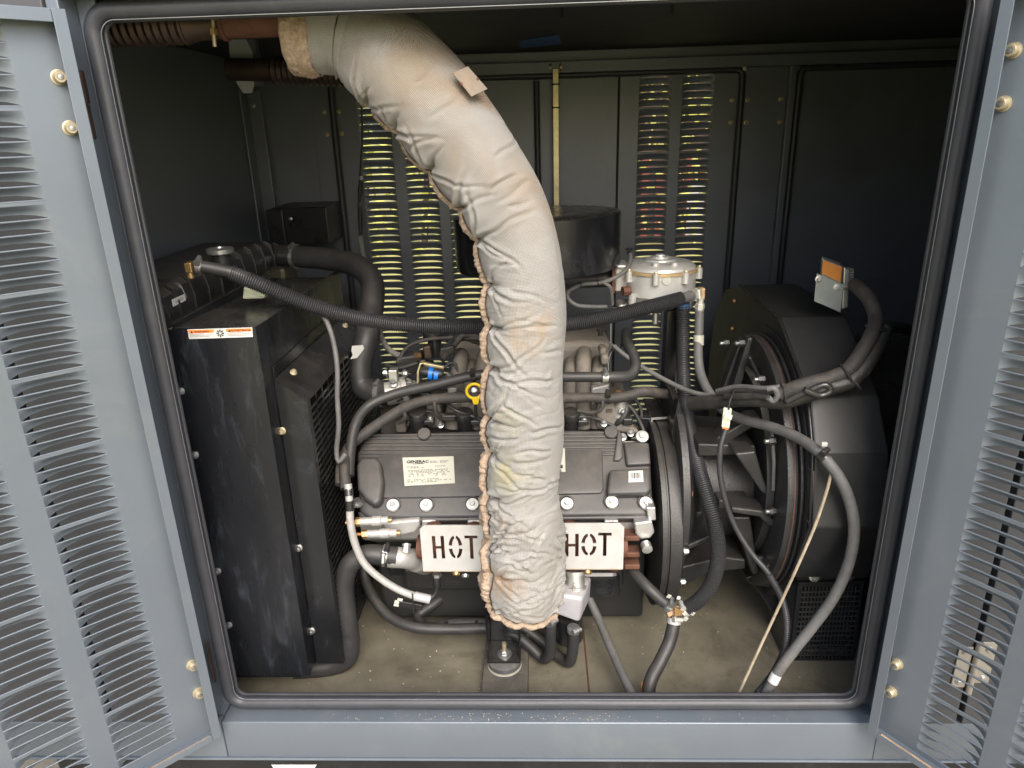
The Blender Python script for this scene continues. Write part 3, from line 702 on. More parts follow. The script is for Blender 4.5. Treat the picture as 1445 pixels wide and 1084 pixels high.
    for i in range(n1):
        f = i/(n1-1)
        for k in range(n2):
            th = 2*math.pi*k/n2; L_ = (c1-c0).length
            r = rc*(1-.06*(abs(2*f-1)**6)) + .0016*math.sin(f*40+th*9) + .003*fbm(V(f*3, math.cos(th)*4, math.sin(th)*4), 3)
            e = .004*noise.noise(V(math.cos(th)*4, math.sin(th)*4, f))
            cb.v.append(tuple(c0 + ax*(L_*f+e) + (x*math.cos(th)+y*math.sin(th))*r))
    cb.f = [(i*n2+k, i*n2+(k+1) % n2, (i+1)*n2+(k+1) % n2, (i+1)*n2+k) for i in range(n1-1) for k in range(n2)] + [tuple(range(n2))]
    cb.build('woven_collar', 'trim', t, 180)
    # hooks, rivets, plate
    for k, s in enumerate(ties[1:-1]):
        th = float(np.interp(s, seam_key, seam_ang)) + .36
        p, tt, n_, d_ = surf(s, th, .0015)
        hk = MB().hexa([p+tt*a+d_*b+n_*c for c in (-.001, .0012) for a, b in ((-.009, -.007), (.009, -.006), (.010, .007), (-.008, .008))]).build('lacing_hook', 'rust', t, 0, bevel=.0006)
        MB().lathe([(.003, 0), (.0025, .002), (0, .0026)], p+n_*.0012, n_, 10).build('rivet', 'copper', hk)
    for px, py in ((601, 146), (556, 90), (726, 262), (668, 227)):
        d = ray(px, py); i = min(range(len(pts)), key=lambda k: ((pts[k]-CAM)-d*((pts[k]-CAM).dot(d)/d.dot(d))).length)
    pl = [at(*q, Y) for q, Y in (((638, 103), .052), ((660, 94), .066), ((688, 126), .066), ((665, 137), .052))]
    nn = (pl[1]-pl[0]).cross(pl[3]-pl[0]).normalized(); nn = nn if nn.dot(CAM-pl[0]) > 0 else -nn
    tp = MB().prism(pl, nn*.0015).build('metal_tag', 'tag', t, 0, bevel=.0005)
    for x, y in ((651, 118), (674, 112)):
        q = on_plane(x, y, pl[0]+nn*.0015, nn); MB().lathe([(.003, 0), (.002, .0015)], q, nn, 10).build('rivet', 'rust', tp)
    return t
M['grime_steel'] = mat('grimy_steel_tag', (.50, .42, .33), .5, metal=.4, var=.2, vscale=30, stain=(.35, .22, .12), stain_amt=.6, stain_scale=16)
M['rust_alu'] = mat('rust_stained_aluminium', (.50, .36, .19), .55, metal=.4, var=.3, vscale=40, stain=(.30, .14, .05), stain_amt=.6, stain_scale=25)
M['tag'] = mat('rust_speckled_tag', (.185, .15, .112), .55, metal=.3, var=.25, vscale=30, stain=(.25, .15, .08), stain_amt=.7, stain_scale=24)
M['galv_bright'] = mat('pale_grey_plate', (.50, .53, .57), .5, metal=.2, var=.06)
blanket()

# ================================================================ exhaust pipes
def bellows(a, b, r, n, seg=28):
    a, b = Vector(a), Vector(b); L_ = (b-a).length; prof = [(r*.8, 0)]
    for i in range(n):
        for k, f in enumerate((.84, .93, 1, 1, .93, .84)): prof.append((r*f, L_*(i+.08+.165*k)/n))
    prof.append((r*.8, L_)); return MB().lathe(prof, a, b-a, seg)
t = thing('exhaust_pipe', 'rusty exhaust pipe with ribbed flexible section in the upper left corner', 'exhaust', at(300, 36, .15))
YE = .15
bellows(at(120, 41, YE), at(266, 36, YE), 25.5*pxm(at(200, 40, YE)), 13).build('flex_bellows', 'rust_dark', t, 60)
a, b = at(262, 36, YE), at(314, 34, YE); ax = (b-a).normalized(); k = pxm(a); L_ = (b-a).length
MB().lathe([(20*k, 0), (24*k, .004), (20.5*k, .02), (20.5*k, L_)], a, ax, 28).build('coupling', 'rust_dark', t, 60)
cp = MB().lathe([(19*k, 0), (22.5*k, .002), (22.5*k, .008), (20*k, .010)], at(312, 34, YE), ax, 28).build('clamp_band', 'rust', t, 60)
MB().tube([at(300, 27, YE-.036), at(303, 66, YE-.036)], .0035, 8).build('clamp_bolt', 'yellow_zinc', cp)
MB().lathe([(.007, 0), (.007, .009)], at(301, 41, YE-.036), (0, 0, -1), 6).build('clamp_nut', 'brass', cp)
MB().tube([at(314, 33, YE), at(420, 30, YE), at(470, 36, YE)], 20*k, 28).build('straight_pipe', 'rust', t, 60)
t = thing('rear_exhaust_pipe', 'dark ribbed exhaust pipe on a hanger plate behind the rusty one', 'exhaust', at(360, 98, .70))
YB = .70; k = pxm(at(400, 98, YB))
MB().tube([at(322, 98, YB), at(388, 99, YB)], 15*k, 24).build('straight_pipe', 'rust_dark', t, 60)
bellows(at(384, 99, YB), at(505, 104, YB), 19*k, 15).build('flex_bellows', 'rust_dark', t, 60)
mb = MB(); slab(mb, [(322, 52), (345, 52), (356, 73), (358, 120), (355, 131), (343, 132), (334, 118), (324, 80)], YB+.03, (0, .004, 0)).build('hanger_plate', 'galv_bright', t, 0, bevel=.001)
MB().box(at(345, 54, YB).x-.012, at(345, 54, YB).x+.012, YB+.035, YB+.06, at(345, 120, YB).z, 1.372).build('hanger_strap', 'inner', t, 0, bevel=.001)

# ================================================================ radiator
t = thing('radiator', 'black radiator in dirty sheet metal shroud at left with orange warning decal', 'radiator', (0, .45, -.03))
ZS = .80; XF = .124; YF = .10; YK = .72
sh = MB().box(-.066, XF, YF, YF+.002, -.035, ZS-.0025).build('shroud_front', 'black_dirty', t, 0)
MB().box(XF-.002, XF, YF+.0022, YK, -.035, ZS-.0025).build('shroud_side', 'black_dirty', t, 0)
MB().hexa([V(-.040, YF, ZS-.002), V(XF, YF, ZS-.002), V(XF-.004, YK, ZS-.028), V(-.040, YK, ZS-.028), V(-.040, YF, ZS), V(XF, YF, ZS), V(XF-.004, YK, ZS-.026), V(-.040, YK, ZS-.026)]).build('shroud_top', 'black', t, 0, bevel=.0006)
MB().box(-.045, -.0405, YF+.012, YK, ZS-.04, ZS+.008).build('shroud_flange', 'black', t, 0, bevel=.002)
MB().box(-.0675, -.0455, YF+.003, YK+.05, ZS-.05, ZS-.010).build('sealing_strip', 'olive', t, 0, bevel=.004)
MB().box(-.26, -.07, YF+.02, .98, .0, .699).build('radiator_core', 'black', t, 0, bevel=.004)
MB().box(-.19, XF-.0025, YK, YK+.002, -.035, ZS-.03).build('shroud_rear', 'black', t, 0)
MB().box(-.30, .10, YF+.01, .98, -.05, -.036).build('bottom_channel', 'black', t, 0, bevel=.003)
# plastic top tank with a humped profile and ribs
tk = MB()
prof = [(-.265, .70), (-.070, .70), (-.070, .80), (-.0705, .828), (-.078, .852), (-.094, .8655), (-.24, .868), (-.265, .845)]
ys = [.138, .16, .161, .24, .241, .45, .62, .74, .80, .86, .92, .94]; hz = [-.028, -.022, -.006, -.003, .004, .006, .007, .004, -.006, -.022, -.040, -.055]
for y, h in zip(ys, hz): tk.v += [(x, y, z + (h if z > .81 else 0)) for x, z in prof]
n = len(prof); tk.f = [(i*n+k, i*n+(k+1) % n, (i+1)*n+(k+1) % n, (i+1)*n+k) for i in range(len(ys)-1) for k in range(n)] + [tuple(range(n))[::-1], tuple((len(ys)-1)*n+k for k in range(n))]
tank = tk.build('top_tank', 'black_plastic', t, 30, bevel=.006)
for y in (.20, .27, .34, .41, .48, .55, .62, .69, .76, .83):
    z = .868+float(np.interp(y, ys, hz))
    MB().prism([(-.0705, y, .79), (-.0655, y, .79), (-.066, y, z-.045), (-.074, y, z-.008), (-.090, y, z+.0015), (-.095, y, z-.002)], (0, .007, 0)).build('tank_rib', 'black_plastic', tank, 0, bevel=.0012)
cpx = atZ(311, 356, .900)
MB().lathe([(.020, -.036), (.020, -.004), (.024, -.002)], cpx, (0, 0, 1), 24).build('filler_neck', 'black_plastic', tank)
MB().lathe([(.0285, -.002), (.0295, .001), (.0295, .007), (.026, .010), (.010, .0105), (.009, .013), (0, .013)], cpx, (0, 0, 1), 30).build('radiator_cap', 'steel', tank)
MB().lathe([(.0285, 0), (.030, .02), (.030, .10)], atX(398, 361, -.062)+V(-.06, 0, 0), (1, 0, 0), 24).build('outlet_neck', 'black_plastic', tank)
br = [at(343, 404, .30), at(374, 410, .30), at(374, 422, .30), at(341, 423, .30)]
MB().prism(br, (0, .05, 0)).build('fill_bottle', 'pale_green', t, 0, bevel=.006)
lb = [atX(*q, -.0698) for q in ((242, 423), (260, 415), (262, 424), (244, 433))]
o, nn = quad_label(tank, 'barcode_sticker', lb, 'white')
for i in range(9):
    a = lb[0].lerp(lb[1], .25+.07*i); b = lb[3].lerp(lb[2], .25+.07*i); v = (lb[1]-lb[0])*.02
    MB().prism([a.lerp(b, .25), a.lerp(b, .25)+v, a.lerp(b, .7)+v, a.lerp(b, .7)], nn*.0011).build('bar_mark', 'grey_ink', o, 0)
# warning decal
dc = [at(*q, YF-.0002) for q in ((264.5, 465), (356, 462), (357, 475.5), (267, 478.5))]
dcl, nn = quad_label(t, 'warning_decal', dc, 'white')
def dq(u0, v0, u1, v1): return [(dc[0].lerp(dc[1], u)).lerp(dc[3].lerp(dc[2], u), v) for u, v in ((u0, v0), (u1, v0), (u1, v1), (u0, v1))]
xd = dc[1]-dc[0]; yd = dc[0]-dc[3]; H_ = yd.length
for u0, u1, s_ in ((.012, .405, 'WARNING'), (.595, .985, 'ADVERTENCIA')):
    bnd = MB().prism(dq(u0, .08, u1, .40), nn*.001).build('orange_band', 'orange', dcl, 0)
    p = dq(u0, .36, u1, .4)[0]
    text(dcl, s_, H_*.30, 'ink', p + xd*((.09 if s_ == 'WARNING' else .065)) + nn*.0012, xd, yd, bold=.0002, sx=1.05)
    tr = dq(u0+.03, .10, u0+.07, .38); MB().prism([(tr[0]+tr[1])/2, tr[2], tr[3]], nn*.0012).build('alert_mark', 'ink', dcl, 0)
    for v, w_ in ((.48, .22), (.62, .36), (.76, .3)):
        MB().prism(dq(u0+.015, v, u0+.015+w_, v+.035), nn*.001).build('print_line', 'grey_ink', dcl, 0)
cc = (dc[0]+dc[1]+dc[2]+dc[3])/4 + nn*.0008
for i in range(8):
    q = 2*math.pi*i/8; d1 = (xd.normalized()*math.cos(q)+yd.normalized()*math.sin(q)); e = nn.cross(d1)*.0011
    MB().prism([cc+d1*.0025-e, cc+d1*.0075-e*1.6, cc+d1*.0078+e*1.2, cc+d1*.0025+e*.6], nn*.0004).build('fan_symbol', 'ink', dcl, 0)
for x, y, Y in ((255, 552, YF), (275, 642, YF), (307, 806, YF), (323, 882, YF)): MB().bolt(at(x, y, Y), (0, -1, 0), .0062, .009, 1.35).build('shroud_bolt', 'steel', t)
# fan guard
gd = thing('fan_guard', 'black fan guard with slotted face bolted to the radiator shroud', 'guard', (.16, .4, 0))
XG = .188; ZG = .626; YG = .15
MB().box(XF+.001, XG, YG, YG+.002, -.035, ZG-.0025).build('guard_front', 'black', gd, 0, bevel=.0008)
f0 = [V(XF+.001, YG, ZG+.05), V(XG, YG, ZG), V(XG, YK, ZG-.01), V(XF+.001, YK, ZG+.04)]
MB().prism(f0, (0, 0, -.002)).build('guard_top', 'black', gd, 0)
MB().prism([V(XF+.001, YG, ZG-.003), V(XG, YG, ZG-.003), V(XF+.001, YG, ZG+.049)], (0, .002, 0)).build('guard_gusset', 'black', gd, 0)
MB().box(XF+.0005, XF+.003, YG, YK, ZG+.052, ZG+.075).build('guard_top_tab', 'black', gd, 0, bevel=.0008)
MB().box(XF+.001, XG+.001, YG+.001, YK, -.045, -.036).build('guard_bottom', 'black', gd, 0)
MB().box(XG-.002, XG, YG+.0022, YG+.018, -.035, ZG-.003).build('guard_edge', 'black', gd, 0)
gr = MB(); z = .0
zz = -.02
while zz < ZG-.014:
    gr.box(XG-.002, XG, YG+.0185, YK, zz, zz+.0055); zz += .0155
y = YG+.06
while y < YK: gr.box(XG-.0026, XG-.0022, y, y+.007, -.03, ZG-.006); y += .046
gr.build('guard_slats', 'black', gd, 0, stuff=True)
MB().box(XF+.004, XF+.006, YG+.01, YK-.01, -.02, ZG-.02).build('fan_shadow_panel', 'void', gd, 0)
for x, y, Y in ((414, 526, YG+.02), (487, 460, .5)): MB().bolt(at(x, y, Y), (.5, -.3, .9), .0055, .007, 1.4).build('guard_bolt', 'yellow_zinc', gd)
for x, y in ((398, 608), (422, 773), (440, 890)): MB().bolt(at(x, y, YG), (0, -1, 0), .0062, .009, 1.35).build('guard_bolt', 'steel' if y > 700 else 'yellow_zinc', gd)

# ================================================================ air cleaner
t = thing('air_cleaner', 'large round black air cleaner drum half hidden behind the insulated pipe', 'air cleaner', at(758, 380, .62))
YA = .62; cA = V((at(640, 310, YA).x+at(876, 298, YA).x)/2, YA, at(758, 300, YA).z); rA = (at(876, 298, YA)-at(640, 310, YA)).length/2
hA = cA.z - at(758, 379, YA-rA*.4).z + .008
MB().lathe([(0, .001), (rA*.55, .0008), (rA*.97, 0), (rA, -.003), (rA, -hA+.012), (rA*.985, -hA), (rA*.5, -hA-.01), (.05, -hA-.012), (.05, -hA-.10)], cA, (-.015, .02, 1), 72).build('drum', 'black', t, 30)
# ================================================================ gas regulator
t = thing('gas_regulator', 'dusty cast aluminium gas regulator drum with rusty bolt flange', 'regulator', at(932, 440, .60))
YR = .60; cR = at(931, 379, YR); rR = 54*pxm(cR); k = pxm(cR)
up = V(0, 0, 1)
MB().lathe([(rR*.93, -.002), (rR*.93, -33*k), (rR*.86, -35*k), (rR*.76, -45*k), (rR*.5, -54*k), (.02, -56*k)], cR, up, 48).build('body', 'alu_reg', t, 35)
MB().lathe([(rR*.9, -.0035), (rR*.985, -.003), (rR*.985, .0035), (rR*.9, .004)], cR, up, 48).build('diaphragm_flange', 'rust_alu', t, 35)
dm = MB().lathe([(rR*.92, .0045), (rR*.90, .011), (rR*.80, .018), (rR*.55, .0215), (rR*.42, .022), (rR*.40, .026), (rR*.24, .0275), (rR*.22, .0315), (rR*.13, .0325), (rR*.12, .036), (0, .0365)], cR, up, 48).build('dome', 'alu_reg', t, 35)
for i in range(8):
    q = R(22.5+45*i+8); p = cR+V(math.cos(q)*rR*1.0, math.sin(q)*rR*1.0, 0)
    lg = MB().lathe([(.0085, -.022), (.0085, .0045)], p, up, 14).build('flange_lug', 'alu_reg', t)
    MB().bolt(p+V(0, 0, .0045), up, .0048, .006, 1.3).build('flange_bolt', 'yellow_zinc', lg)
for a in (-1.9, -1.2): MB().lathe([(.009, 0), (.008, .012), (0, .014)], cR+V(math.cos(a)*rR*.7, math.sin(a)*rR*.7, .014), up, 12).build('dome_boss', 'alu_reg', dm)
MB().bar(cR+V(-.05, -.04, .019), cR+V(-.03, -.055, .017), .006, .004).build('dome_rib', 'alu_reg', dm, 0, bevel=.001)
MB().lathe([(.0125, 0), (.0125, .002), (.011, .003), (.011, .002), (0, .002)], at(941, 396, YR-rR*.93+.001), (.05, -1, 0), 24).build('embossed_disc', 'alu_reg', t)
MB().bar(at(937, 396, YR-rR*.93), at(945, 396, YR-rR*.93), .0016, .006).build('disc_slot', 'alu_reg', t, 0)
# inlet flange at the left
pf = at(876, 390, YR-.01)
MB().box(at(867, 380, YR).x, at(884, 380, YR).x, YR-.03, YR+.05, at(870, 408, YR).z, at(870, 374, YR).z).build('inlet_flange', 'alu_reg', t, 0, bevel=.004)
MB().box(at(862, 380, YR).x, at(866.5, 380, YR).x, YR-.036, YR+.055, at(870, 410, YR).z, at(870, 372, YR).z).build('gasket', 'rust', t, 0, bevel=.001)
MB().box(at(869, 376, YR).x, at(885, 376, YR).x, YR-.04, YR+.045, at(870, 375, YR).z, at(870, 371, YR).z).build('flange_cap', 'alu_reg', t, 0, bevel=.002)
MB().tube([at(862, 393, YR+.01), at(800, 396, YR), at(770, 396, YR)], 12*k, 20).build('inlet_pipe', 'rubber', t)
MB().lathe([(.012, 0), (.012, .02)], at(889, 410, YR-.07), (-1, -.3, 0), 8).build('drain_plug', 'rust', t)
MB().lathe([(.010, 0), (.010, .022)], at(892, 428, YR-.06), (0, -.2, 1), 12).build('test_port', 'alu_reg', t)
MB().box(at(870, 420, YR).x, at(905, 420, YR).x, YR-.05, YR+.02, at(880, 436, YR).z, at(880, 424, YR).z).build('outlet_block', 'alu', t, 0, bevel=.006)
MB().box(at(862, 430, YR).x, at(884, 430, YR).x, YR-.07, YR-.04, at(870, 436, YR).z, at(870, 428, YR).z).build('brass_fitting', 'yellow_zinc', t, 0, bevel=.002)
pb = at(976, 425, YR-.06)
MB().lathe([(.013, 0), (.013, .03)], at(968, 437, YR-.05), (.3, -.2, 1), 12).build('elbow_boss', 'alu_reg', t)
MB().lathe([(.0085, -.014), (.0085, .014)], at(925, 449, YR-.02), up, 10).build('lower_stud', 'steel', t)

# ================================================================ alternator
t = thing('alternator', 'big black alternator at right with ribbed cast housing and octagonal shroud', 'alternator', (1.25, .44, -.05))
AY, AZ = .44, .345
XA = 1.220
lft = [(1046, 402), (1102, 449), (1143, 560), (1150, 640), (1146, 745), (1118, 815)]
rgt = [(1110, 400), (1196, 441), (1240, 560), (1255, 640), (1253, 740), (1228, 803)]
pts_l = [atX(*q, XA) for q in lft]
pr_l = [(p.y, p.z) for p in pts_l]
far = [(.70, .03), (.90, .13), (1.0, .28), (1.02, .42), (.98, .58), (.88, .68)]
oct_ = pr_l + far
xs_r = [max(XA+.1, at(*q, yz[0]).x) for q, yz in zip(rgt, pr_l)]
xs_r[0] = xs_r[1]; xs_r += [xs_r[3]]*len(far)
w_ = xs_r[3]-XA
shr = MB(); n = len(oct_)
shr.v = [(XA, y, z) for y, z in oct_] + [(x, y, z) for x, (y, z) in zip(xs_r, oct_)]
shr.f = [tuple(range(n))[::-1], tuple(range(n, 2*n))] + [(i, (i+1) % n, n+(i+1) % n, n+i) for i in range(n)]
shd = shr.build('shroud', 'shroud', t, 0, bevel=.004)
# raised left rim of the shroud
rim = MB().tube([V(XA-.004, y, z) for y, z in pr_l], .003, 6).build('shroud_rim', 'black', shd, 60)
for q in ((1037, 425), (1034, 464)): MB().bolt(atX(*q, XA-.002), (-1, 0, 0), .006, .006, 1.3).build('shroud_bolt', 'brass', shd)
for (a, b) in (((1124, 652), (1148, 665)), ((1148, 665), (1144, 742)), ((1133, 725), (1144, 742))):
    MB().tube([atX(*a, XA-.002), atX(*b, XA-.002)], .0016, 6).build('shroud_seam', 'rubber_grey', shd)
# mounting flange ring and inner rim
def ringx(r0, r1, x0, x1, cy=AY, cz=AZ, seg=72): return MB().lathe([(r0, x0), (r1, x0), (r1, x1), (r0, x1), (r0, x0)], (0, cy, cz), (1, 0, 0), seg)
ringx(.235, .312, 1.182, 1.205).build('flange_ring', 'black_cast', t, 30, bevel=.003)
ringx(.30, .3126, 1.1965, 1.1985).build('rust_line', 'rust', t, 30)
ringx(.20, .316, 1.2085, 1.2155).build('stator_frame', 'black_cast', t, 30, bevel=.002)
ringx(.18, .334, 1.2165, XA-.0005).build('shroud_collar', 'shroud', t, 30)
# conical adapter between engine and alternator
MB().lathe([(.235, .985), (.235, 1.0), (.19, 1.02), (.155, 1.05), (.150, 1.11), (.15, 1.17), (.10, 1.172)], (0, AY, AZ-.05), (1, 0, 0), 64).build('adapter_cone', 'black_cast', t, 30)
MB().lathe([(.10, 1.165), (.232, 1.165), (.234, 1.181), (.10, 1.181)], (0, AY, AZ), (1, 0, 0), 64).build('adapter_plate', 'void', t, 30)
def rib(poly, Y, d, nm='adapter_rib'): return slab(MB(), poly, Y, d).build(nm, 'black_cast', t, 0, bevel=.004)
rib([(985, 626), (1066, 629), (1068, 641), (985, 645)], .27, (0, .10, 0))
rib([(1037, 640), (1066, 637), (1082, 690), (1101, 702), (1102, 708), (1092, 706), (1074, 694)], .215, (0, .06, 0))
rib([(1014, 706), (1058, 706), (1058, 718), (1014, 719)], .25, (0, .10, 0))
rib([(1032, 716), (1060, 719), (1080, 722), (1099, 741), (1096, 746), (1084, 742), (1072, 730), (1033, 724)], .20, (0, .06, 0))
rib([(1034, 730), (1059, 730), (1071, 810), (1062, 811)], .25, (0, .08, 0))
rib([(962, 725), (992, 722), (992, 729), (962, 737)], .26, (0, .10, 0))
rib([(962, 773), (1003, 755), (1003, 763), (962, 781)], .24, (0, .10, 0))
rib([(962, 800), (1020, 786), (1052, 790), (1052, 803), (1000, 808), (962, 830)], .26, (0, .12, 0))
rib([(1056, 477), (1063, 477), (1046, 548), (1032, 552)], .40, (0, .03, 0))
rib([(1046, 478), (1052, 480), (1030, 545), (1020, 548)], .44, (0, .03, 0))
rib([(1056, 506), (1060, 503), (1076, 535), (1071, 537)], .36, (0, .02, 0))
rib([(1009, 620), (1060, 590), (1088, 588), (1094, 596), (1066, 601), (1030, 624)], .30, (0, .05, 0))
for x, y, Y in ((1078, 535, .27), (1093, 622, .21), (1094, 721, .19), (1077, 788, .24), (1050, 484, .40), (1028, 484, .46)):
    p = at(x, y, Y); b = MB().lathe([(.0090, 0), (.0090, .013), (.008, .0145)], p, (-1, -.15, 0), 6).build('flange_bolt', 'black_cast', t)
    MB().lathe([(.005, .0145), (.005, .022)], p, (-1, -.15, 0), 10).build('bolt_stud', 'steel', b)
MB().tube([at(1089, 600, .22), at(1092, 650, .21), at(1091, 692, .205)], .004, 8).build('drain_tube', 'rubber_grey', t)
MB().tube(spline(pxs([(1131, 637, .19), (1118, 655, .185), (1112, 690, .18), (1111, 735, .18), (1107, 778, .19)])), .0024, 8).build('sensor_wire', 'rubber_grey', t)
s_ = slab(MB(), [(1090, 786), (1100, 778), (1108, 781), (1105, 791), (1097, 791)], .185, (0, .004, 0)).build('white_tag', 'white', t, 0)
slab(MB(), [(1080, 800), (1097, 788), (1106, 792), (1098, 806), (1085, 812)], .19, (0, .03, 0)).build('lifting_foot', 'black_cast', t, 0, bevel=.004)
# generator barrel behind the shroud, pedestal and vent box
MB().lathe([(.10, 0), (.30, .002), (.31, .01), (.31, .75), (.2, .76)], (XA+w_-.004, AY+.05, AZ-.02), (1, 0, 0), 48).build('end_barrel', 'black', t, 30)
pd = slab(MB(), [(1052, 815), (1072, 838), (1112, 902), (1122, 916), (1128, 800)], .30, (0, .3, 0)).build('pedestal', 'black', t, 0, bevel=.004)
MB().bolt(at(1108, 815, .298), (0, -1, 0), .007, .009, 1.5).build('pedestal_bolt', 'brass', pd)
MB().bolt(at(1101, 896, .298), (0, -1, 0), .007, .009, 1.5).build('pedestal_bolt', 'brass', pd)
YV = .215
c0 = [at(*q, YV) for q in ((1119, 806), (1222, 806), (1222, 817), (1125, 819))]
vb = MB().prism([at(*q, YV) for q in ((1117, 806), (1218, 801), (1222, 817), (1126, 820))], (0, .16, 0)).build('vent_hood', 'shroud', t, 0, bevel=.003)
for x, y in ((1149, 814), (1198, 812)): MB().bolt(at(x, y, YV-.0005), (0, -1, .2), .0085, .008, 1.5).build('hood_bolt', 'steel', vb)
fr = [(1127, 823), (1220, 820), (1204, 936), (1113, 936)]
vf = MB()
P4 = [at(*q, YV+.012) for q in fr]
def pq(u, v): return P4[0].lerp(P4[1], u).lerp(P4[3].lerp(P4[2], u), v)
for (u0, v0, u1, v1) in ((0, 0, 1, .05), (0, .95, 1, 1), (0, .05, .07, .95), (.95, .05, 1, .95)): vf.prism([pq(u0, v0), pq(u1, v0), pq(u1, v1), pq(u0, v1)], (0, .012, 0))
vf.build('vent_frame', 'shroud', t, 0, bevel=.001)
slab(MB(), [(1112, 826), (1126, 823), (1112, 936), (1105, 930)], YV+.02, (0, .12, 0)).build('vent_side', 'black', t, 0)
MB().prism([pq(0.03, .02), pq(.98, .02), pq(.98, .98), pq(.03, .98)], (0, .001, 0)).build('vent_backing', 'void', t, 0).location = (0, .05, 0)
for i in range(1, 15):
    v = .05+.9*i/15; MB().bar(pq(.06, v), pq(.96, v), .0028, .003).build('vent_bar', 'vent_grey', vb, 0)
for i in range(1, 16):
    u = .07+.88*i/16; MB().bar(pq(u, .04)+V(0, .004, 0), pq(u, .96)+V(0, .004, 0), .0028, .0022).build('vent_bar', 'vent_grey', vb, 0)
M['zinc_dull'] = mat('dull_zinc_washer', (.60, .60, .56), .42, metal=.55, var=.08, vscale=40, stain=(.42, .40, .34), stain_amt=.3, stain_scale=40)
M['alu_clean'] = mat('clean_aluminium', (.62, .62, .61), .4, metal=.8, var=.1, vscale=30, bump=.15, bscale=200, stain=(.4, .38, .34), stain_amt=.3, stain_scale=20)
M['cast_dark'] = mat('grimy_block', (.05, .045, .04), .8, var=.3, vscale=14, dust=.2)
M['black_cast_smooth'] = mat('black_painted_housing', (.024, .024, .0245), .42, var=.2, vscale=10, dust=.10, bump=.4, bscale=300, stain=(.10, .095, .085), stain_amt=.25, stain_scale=16)
M['rail'] = mat('dusty_black_rail', (.045, .044, .042), .7, var=.2, vscale=12, dust=.55, dustcol=(.22, .19, .155), bump=.4, bscale=220, stain=(.25, .21, .16), stain_amt=.3, stain_scale=40)
# ================================================================ engine
t = thing('engine', 'V engine with ribbed dark grey valve cover and dusty intake runners, mid picture', 'engine', (.58, .44, -.1))
# slope of the near valve cover: lower front edge Y=.235, upper rear edge Y=.40
c_lo = at(700, 728, .235); c_hi = at(700, 610, .40)
es = (c_hi-c_lo); es.x = 0; es.normalize(); ex = V(1, 0, 0); en = ex.cross(es)
if en.y > 0: en = -en
def cv(px, py, h=0.): return on_plane(px, py, c_lo+en*h, en)
def cprism(poly, h, depth, name, m, par=None, bevel=.004, bseg=3):
    return MB().prism([cv(x, y, h) for x, y in poly], -en*depth).build(name, m, par or t, 40, bevel=bevel, bseg=bseg)
vc = cprism([(503, 640), (512, 622), (530, 612), (700, 606), (868, 606), (872, 622), (914, 622), (918, 640), (922, 718), (914, 728), (700, 730), (520, 732), (506, 722)], 0, .05, 'valve_cover', 'cover', bevel=.010)
cprism([(504, 722), (920, 717), (924, 727), (914, 732), (700, 734), (520, 737), (508, 731)], -.006, .028, 'cover_flange', 'cover', vc, .004)
cprism([(526, 652), (540, 640), (850, 634), (852, 690), (848, 696), (700, 700), (540, 703)], .006, .008, 'face_panel', 'cover', vc, .003)
cprism([(504, 690), (502, 655), (510, 645), (530, 644), (537, 652), (541, 680), (538, 706), (528, 714), (514, 704)], .030, .034, 'end_hump', 'cover', vc, .012, 4)
cprism([(880, 623), (916, 624), (919, 655), (884, 657)], .012, .02, 'upper_step', 'cover', vc, .006)
cprism([(860, 662), (918, 660), (920, 690), (914, 697), (856, 698)], .026, .03, 'end_block', 'cover', vc, .009)
for i in range(7):
    y = 613+i*5.1; x0 = 517-i*1.7; x1 = 873+i*.8 if i < 6 else 874
    cprism([(x0, y), (x1, y-4), (x1, y-1.6), (x0, y+2.4)], .0034, .006, 'cover_rib', 'cover', vc, .0012, 2)
cprism([(872, 606), (878, 612), (879, 645), (874, 650), (866, 650)], .008, .012, 'rib_end', 'cover', vc, .003)
for x, y in ((599, 614), (862, 612)):
    MB().lathe([(.0165, -.01), (.0165, .0075), (.0150, .0095), (0, .0098)], cv(x, y), en, 28).build('cover_boss', 'cover', vc)
for x, y in ((555, 714), (602, 714), (667, 713), (800, 712), (863, 710), (911, 711)):
    p = cv(x, y, .004)
    MB().lathe([(.0175, -.02), (.0175, .004), (.0145, .0045), (.0145, -.004)], p+es*.004, en, 28).build('bolt_pocket', 'cover', vc)
    b = MB().lathe([(.0150, 0), (.0150, .007), (.0140, .0085), (.0085, .0085), (.0085, .0075), (.0070, .0075)], p, en, 28).build('washer_bolt', 'zinc_dull', vc)
    MB().lathe([(.0060, .006), (.0060, .0135), (.005, .0145), (0, .0145)], p, en, 6).build('bolt_head', 'steel', b)
p = cv(906, 617, .006); MB().lathe([(.0150, 0), (.0150, .006), (.008, .007), (.007, .013), (0, .013)], p, en, 24).build('washer_bolt', 'zinc_dull', vc)
p = cv(505, 712, .012); MB().lathe([(.0130, 0), (.0130, .005), (.009, .006), (.0085, .015), (0, .015)], p, (es*.5+en), 6).build('washer_bolt', 'steel', vc)
